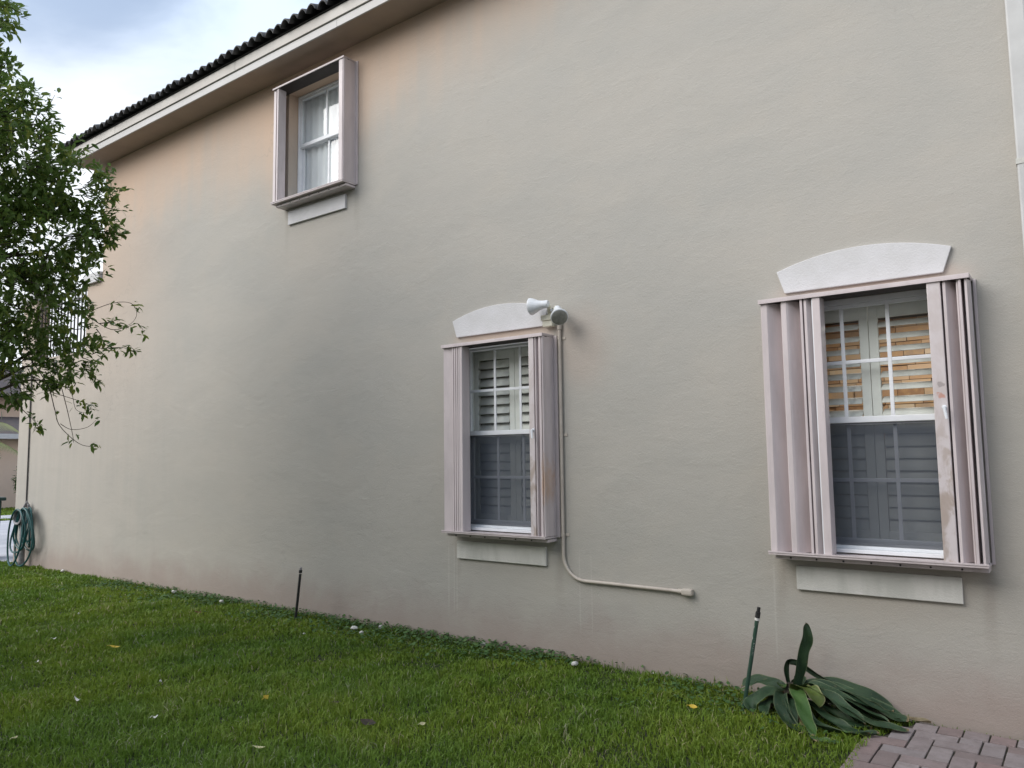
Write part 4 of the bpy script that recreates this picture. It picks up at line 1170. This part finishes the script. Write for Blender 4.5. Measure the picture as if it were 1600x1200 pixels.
# hanging sprays at the lower right, leaf by leaf
sprays = [
    ([(-6.70, -2.35, 2.45), (-6.56, -2.25, 2.21), (-6.55, -2.19, 2.01), (-6.54, -2.15, 1.88), (-6.49, -2.02, 1.74), (-6.44, -1.91, 1.715)], .0045, [.45, .97, .99, 1.0], 3),
    ([(-6.60, -2.20, 2.42), (-6.52, -2.17, 2.22), (-6.52, -2.11, 2.01), (-6.51, -2.07, 1.83), (-6.50, -2.06, 1.75)], .004, [.80, .97], 3),
    ([(-6.54, -2.15, 1.90), (-6.51, -2.08, 1.855), (-6.47, -1.98, 1.87), (-6.44, -1.92, 1.93)], .003, [.9, 1.0], 2),
    ([(-6.56, -2.22, 2.15), (-6.50, -2.08, 2.10), (-6.46, -1.98, 2.06), (-6.44, -1.96, 2.04)], .003, [.55, .8, 1.0, 1.0], 5),
    ([(-6.52, -2.02, 2.55), (-6.42, -1.92, 2.52), (-6.32, -1.79, 2.53), (-6.27, -1.73, 2.50)], .004, [.25, .45, .62, .8, .9, 1.0, 1.0], 6),
    ([(-6.50, -1.98, 2.78), (-6.38, -1.86, 2.68), (-6.30, -1.77, 2.70), (-6.24, -1.71, 2.73), (-6.215, -1.66, 2.66)], .0035, [.35, .55, .75, .98, 1.0], 4),
    ([(-6.52, -1.95, 2.84), (-6.38, -1.85, 2.90), (-6.27, -1.76, 2.90), (-6.235, -1.72, 2.82), (-6.26, -1.75, 2.73), (-6.36, -1.84, 2.67)], .003, [.2, .45, .55], 4),
    ([(-6.42, -2.02, 3.48), (-6.28, -1.95, 3.46), (-6.17, -1.89, 3.44)], .004, [.3, .6, .8, 1.0, 1.0], 6),
    ([(-6.40, -2.12, 3.78), (-6.22, -2.02, 3.80), (-6.08, -1.95, 3.78)], .004, [.3, .5, .7, .9, 1.0], 6),
    ([(-6.36, -2.10, 3.68), (-6.22, -1.98, 3.64), (-6.11, -1.91, 3.61)], .004, [.4, .7, 1.0], 6),
    ([(-6.80, -2.42, 2.15), (-6.68, -2.38, 2.02), (-6.61, -2.32, 1.93), (-6.58, -2.29, 1.87)], .004, [.5, .7, .85, 1.0, 1.0], 6),
    ([(-6.52, -2.08, 2.34), (-6.46, -1.98, 2.30), (-6.41, -1.92, 2.25)], .003, [.5, .8, 1.0], 5),
    ([(-6.54, -2.20, 2.22), (-6.50, -2.10, 2.16), (-6.49, -2.06, 2.02), (-6.47, -2.00, 1.99)], .003, [.6, .9, 1.0], 4),
    ([(-6.50, -2.0, 3.2), (-6.42, -1.98, 3.12), (-6.37, -1.93, 3.13)], .003, [.5, .8, 1.0], 4),
    ([(-6.48, -2.02, 3.24), (-6.40, -1.96, 3.24), (-6.36, -1.92, 3.20)], .003, [.6, 1.0], 4),
    ([(-6.46, -2.15, 4.05), (-6.35, -2.15, 4.10), (-6.27, -2.12, 4.12)], .003, [.4, .7, 1.0], 5),
    ([(-6.30, -2.45, 4.30), (-6.26, -2.43, 4.38), (-6.22, -2.42, 4.43)], .003, [.5, 1.0], 5),
]
for pts, r, ts, nl in sprays:
    P = spline(pts, 6); twigs.tube(P, [r * (1 - .55 * i / (len(P) - 1)) for i in range(len(P))], 5, False)
    for t in ts:
        i = min(int(t * (len(P) - 1)), len(P) - 1); o = P[i]
        d = (P[min(i + 1, len(P) - 1)] - P[max(i - 1, 0)]).normalized()
        whorl(o, d, nl, .066, .30 + .2 * random.random(), single=True)
limbs.build('limb', M['bark'], tree, True)
tw = twigs.build('twigs', M['twig'], tree); tag(tw, kind='stuff')
random.shuffle(singles)
for V, F, t in singles[:300]:
    o = mesh('leaf', V, F, M['leaf'], tree, True)
    a = o.data.attributes.new('tint', 'FLOAT', 'POINT'); a.data.foreach_set('value', [0.0] * 8)
for V, F, t in singles[300:]:
    b0 = len(LV); LV.extend(V); LF.extend(tuple(i + b0 for i in f) for f in F); LT.extend([t] * 8)
fo = mesh('foliage', LV, LF, M['leaf'], tree, True); tag(fo, kind='stuff')
a = fo.data.attributes.new('tint', 'FLOAT', 'POINT'); a.data.foreach_set('value', LT)
print('tree leaves', len(LV) // 8, 'singles', len(singles))

# ------------------------------------------------------------------ beyond the corner, far left
nh = empty('neighbor_house', (-31, 8, GZ))
tag(nh, 'peach neighboring house with dark tiled roofs beyond the driveway', 'house')
q = MB().box(-40, -28.6, 3.0, 14, -.1, 2.45); q.box(-42, -32.2, 4.0, 16, 2.45, 4.0)
q.build('wall', M['farpink'], nh)
q = MB().add([(-40.5, 2.5, 2.50), (-28.1, 2.5, 2.50), (-28.1, 14.5, 2.50), (-40.5, 14.5, 2.50), (-31.5, 6, 3.25), (-38, 6, 3.25), (-31.5, 11, 3.25), (-38, 11, 3.25)],
             [(0, 1, 4, 5), (1, 2, 6, 4), (2, 3, 7, 6), (3, 0, 5, 7)])
q.build('roof', M['farroof'], nh)
q = MB().add([(-43, 3.2, 4.0), (-31.4, 3.2, 4.0), (-31.4, 17, 4.0), (-43, 17, 4.0), (-36, 8, 5.6), (-39, 8, 5.6)], [(0, 1, 4, 5), (1, 2, 4), (2, 3, 5, 4), (3, 0, 5)])
q.build('upper_roof', M['farroof'], nh)
box('fascia', (-28.12, -28.0, 2.5, 14.5, 2.36, 2.52), M['trim'], nh)
box('window_trim', (-28.6, -28.52, 6.1, 7.4, 1.20, 1.33), M['trim'], nh)
# hedge
hv = MB(); V = []; F = []; T = []
for i in range(5200):
    v = rv() * random.uniform(.6, 1) ** .4
    p = Vector((-26.4 + v.x * .7, 6.15 + v.y * 1.15, 1.0 + v.z * 1.0))
    if p.z < GZ: continue
    VV, FF = leaf_geo(p, rv(), .16, .08, Vector((0, 0, 1))); b0 = len(V); V += VV; F += [tuple(i + b0 for i in f) for f in FF]; T += [random.random()] * 8
hd = empty('hedge', (-26.4, 6.15, GZ)); tag(hd, 'clipped dark green hedge shrub beside the neighboring peach wall', 'hedge')
o = mesh('foliage', V, F, M['hedge'], hd); tag(o, kind='stuff')
a = o.data.attributes.new('tint', 'FLOAT', 'POINT'); a.data.foreach_set('value', T)
MB().tube([(-26.4, 6.15, GZ - .05), (-26.4, 6.15, 1.2)], [.09, .05], 8).build('trunk', M['bark'], hd)
# palm
pm = empty('palm', (-17.9, .4, GZ)); tag(pm, 'pale green young palm with arching fronds at the far left edge', 'palm')
MB().tube([(-17.9, .4, GZ - .05), (-17.85, .42, .9), (-17.75, .5, 1.7)], [.11, .09, .06], 10).build('trunk', M['bark'], pm, True)
for az, L, rise in ((.30, 1.5, .75), (.75, 1.6, .5), (1.2, 1.5, .9), (2.2, 1.5, .7), (3.3, 1.6, .6), (4.4, 1.5, .8), (5.5, 1.5, .6), (-.15, 1.5, .35)):
    b = Vector((-17.75, .5, 1.7)); dx = Vector((math.cos(az), math.sin(az), 0))
    P = [b + dx * L * t + Vector((0, 0, rise * math.sin(t * 2.4) - .55 * t * t)) for t in np.linspace(0, 1, 18)]
    q = MB().tube(P, [.012 * (1 - .8 * i / 17) for i in range(18)], 5, False)
    sd_ = dx.cross(Vector((0, 0, 1)))
    for i in range(2, 54):
        t = i / 54 * 17; p = P[int(t)].lerp(P[min(int(t) + 1, 17)], t % 1)
        for sg in (-1, 1):
            dd = (sd_ * sg * .8 + dx * .55 + Vector((0, 0, -.55))).normalized(); l = .42 * math.sin(math.pi * (.12 + .85 * i / 54))
            q.add([p - dx * .008, p + dx * .012, p + dd * l], [(0, 1, 2)])
    o = q.build('frond', M['palm'], pm)
    a = o.data.attributes.new('tint', 'FLOAT', 'POINT'); a.data.foreach_set('value', [random.random()] * len(o.data.vertices))
# the house across the side yard, behind the camera: shades the lower wall and shows in the glass
oh = empty('house_across_yard', (-4, -8.3, GZ))
tag(oh, 'two storey peach stucco house across the side yard, reflected in the window glass', 'house')
wh = wall_with_holes(-13.5, 6.0, -.1, 5.5, [(-9, -8, 1.0, 2.5), (-3.2, -2.2, 1.0, 2.5), (1.2, 2.2, 1.0, 2.5), (-6.0, -5.0, 4.0, 5.1), (0, 1, 4.0, 5.1)])
V = [(x, -8.3 - y, z) for x, y, z in wh.V]
q = MB().add(V, wh.F); q.box(-13.5, 6.0, -18, -8.52, -.1, 5.49)
q.build('wall', M['cream'], oh)
for a, b, c, d in ((-9, -8, 1.0, 2.5), (-3.2, -2.2, 1.0, 2.5), (1.2, 2.2, 1.0, 2.5), (-6.0, -5.0, 4.0, 5.1), (0, 1, 4.0, 5.1)):
    fr = MB().box(a, a + .05, -8.45, -8.38, c, d).box(b - .05, b, -8.45, -8.38, c, d).box(a + .05, b - .05, -8.45, -8.38, c, c + .05).box(a + .05, b - .05, -8.45, -8.38, d - .05, d).box(a + .05, b - .05, -8.45, -8.38, (c + d) / 2 - .02, (c + d) / 2 + .02)
    w2 = fr.build('window', M['alu'], oh)
    mesh('pane', [(a, -8.43, c), (b, -8.43, c), (b, -8.43, d), (a, -8.43, d)], [(3, 2, 1, 0)], M['glass'], w2)
mesh('roof', [(-13.9, -7.9, 5.5), (6.4, -7.9, 5.5), (6.4, -18.4, 5.5), (-13.9, -18.4, 5.5), (-9.5, -13.6, 7.1), (2, -13.6, 7.1)], [(0, 1, 5, 4), (1, 2, 5), (2, 3, 4, 5), (3, 0, 4), (0, 3, 2, 1)], M['farroof'], oh)
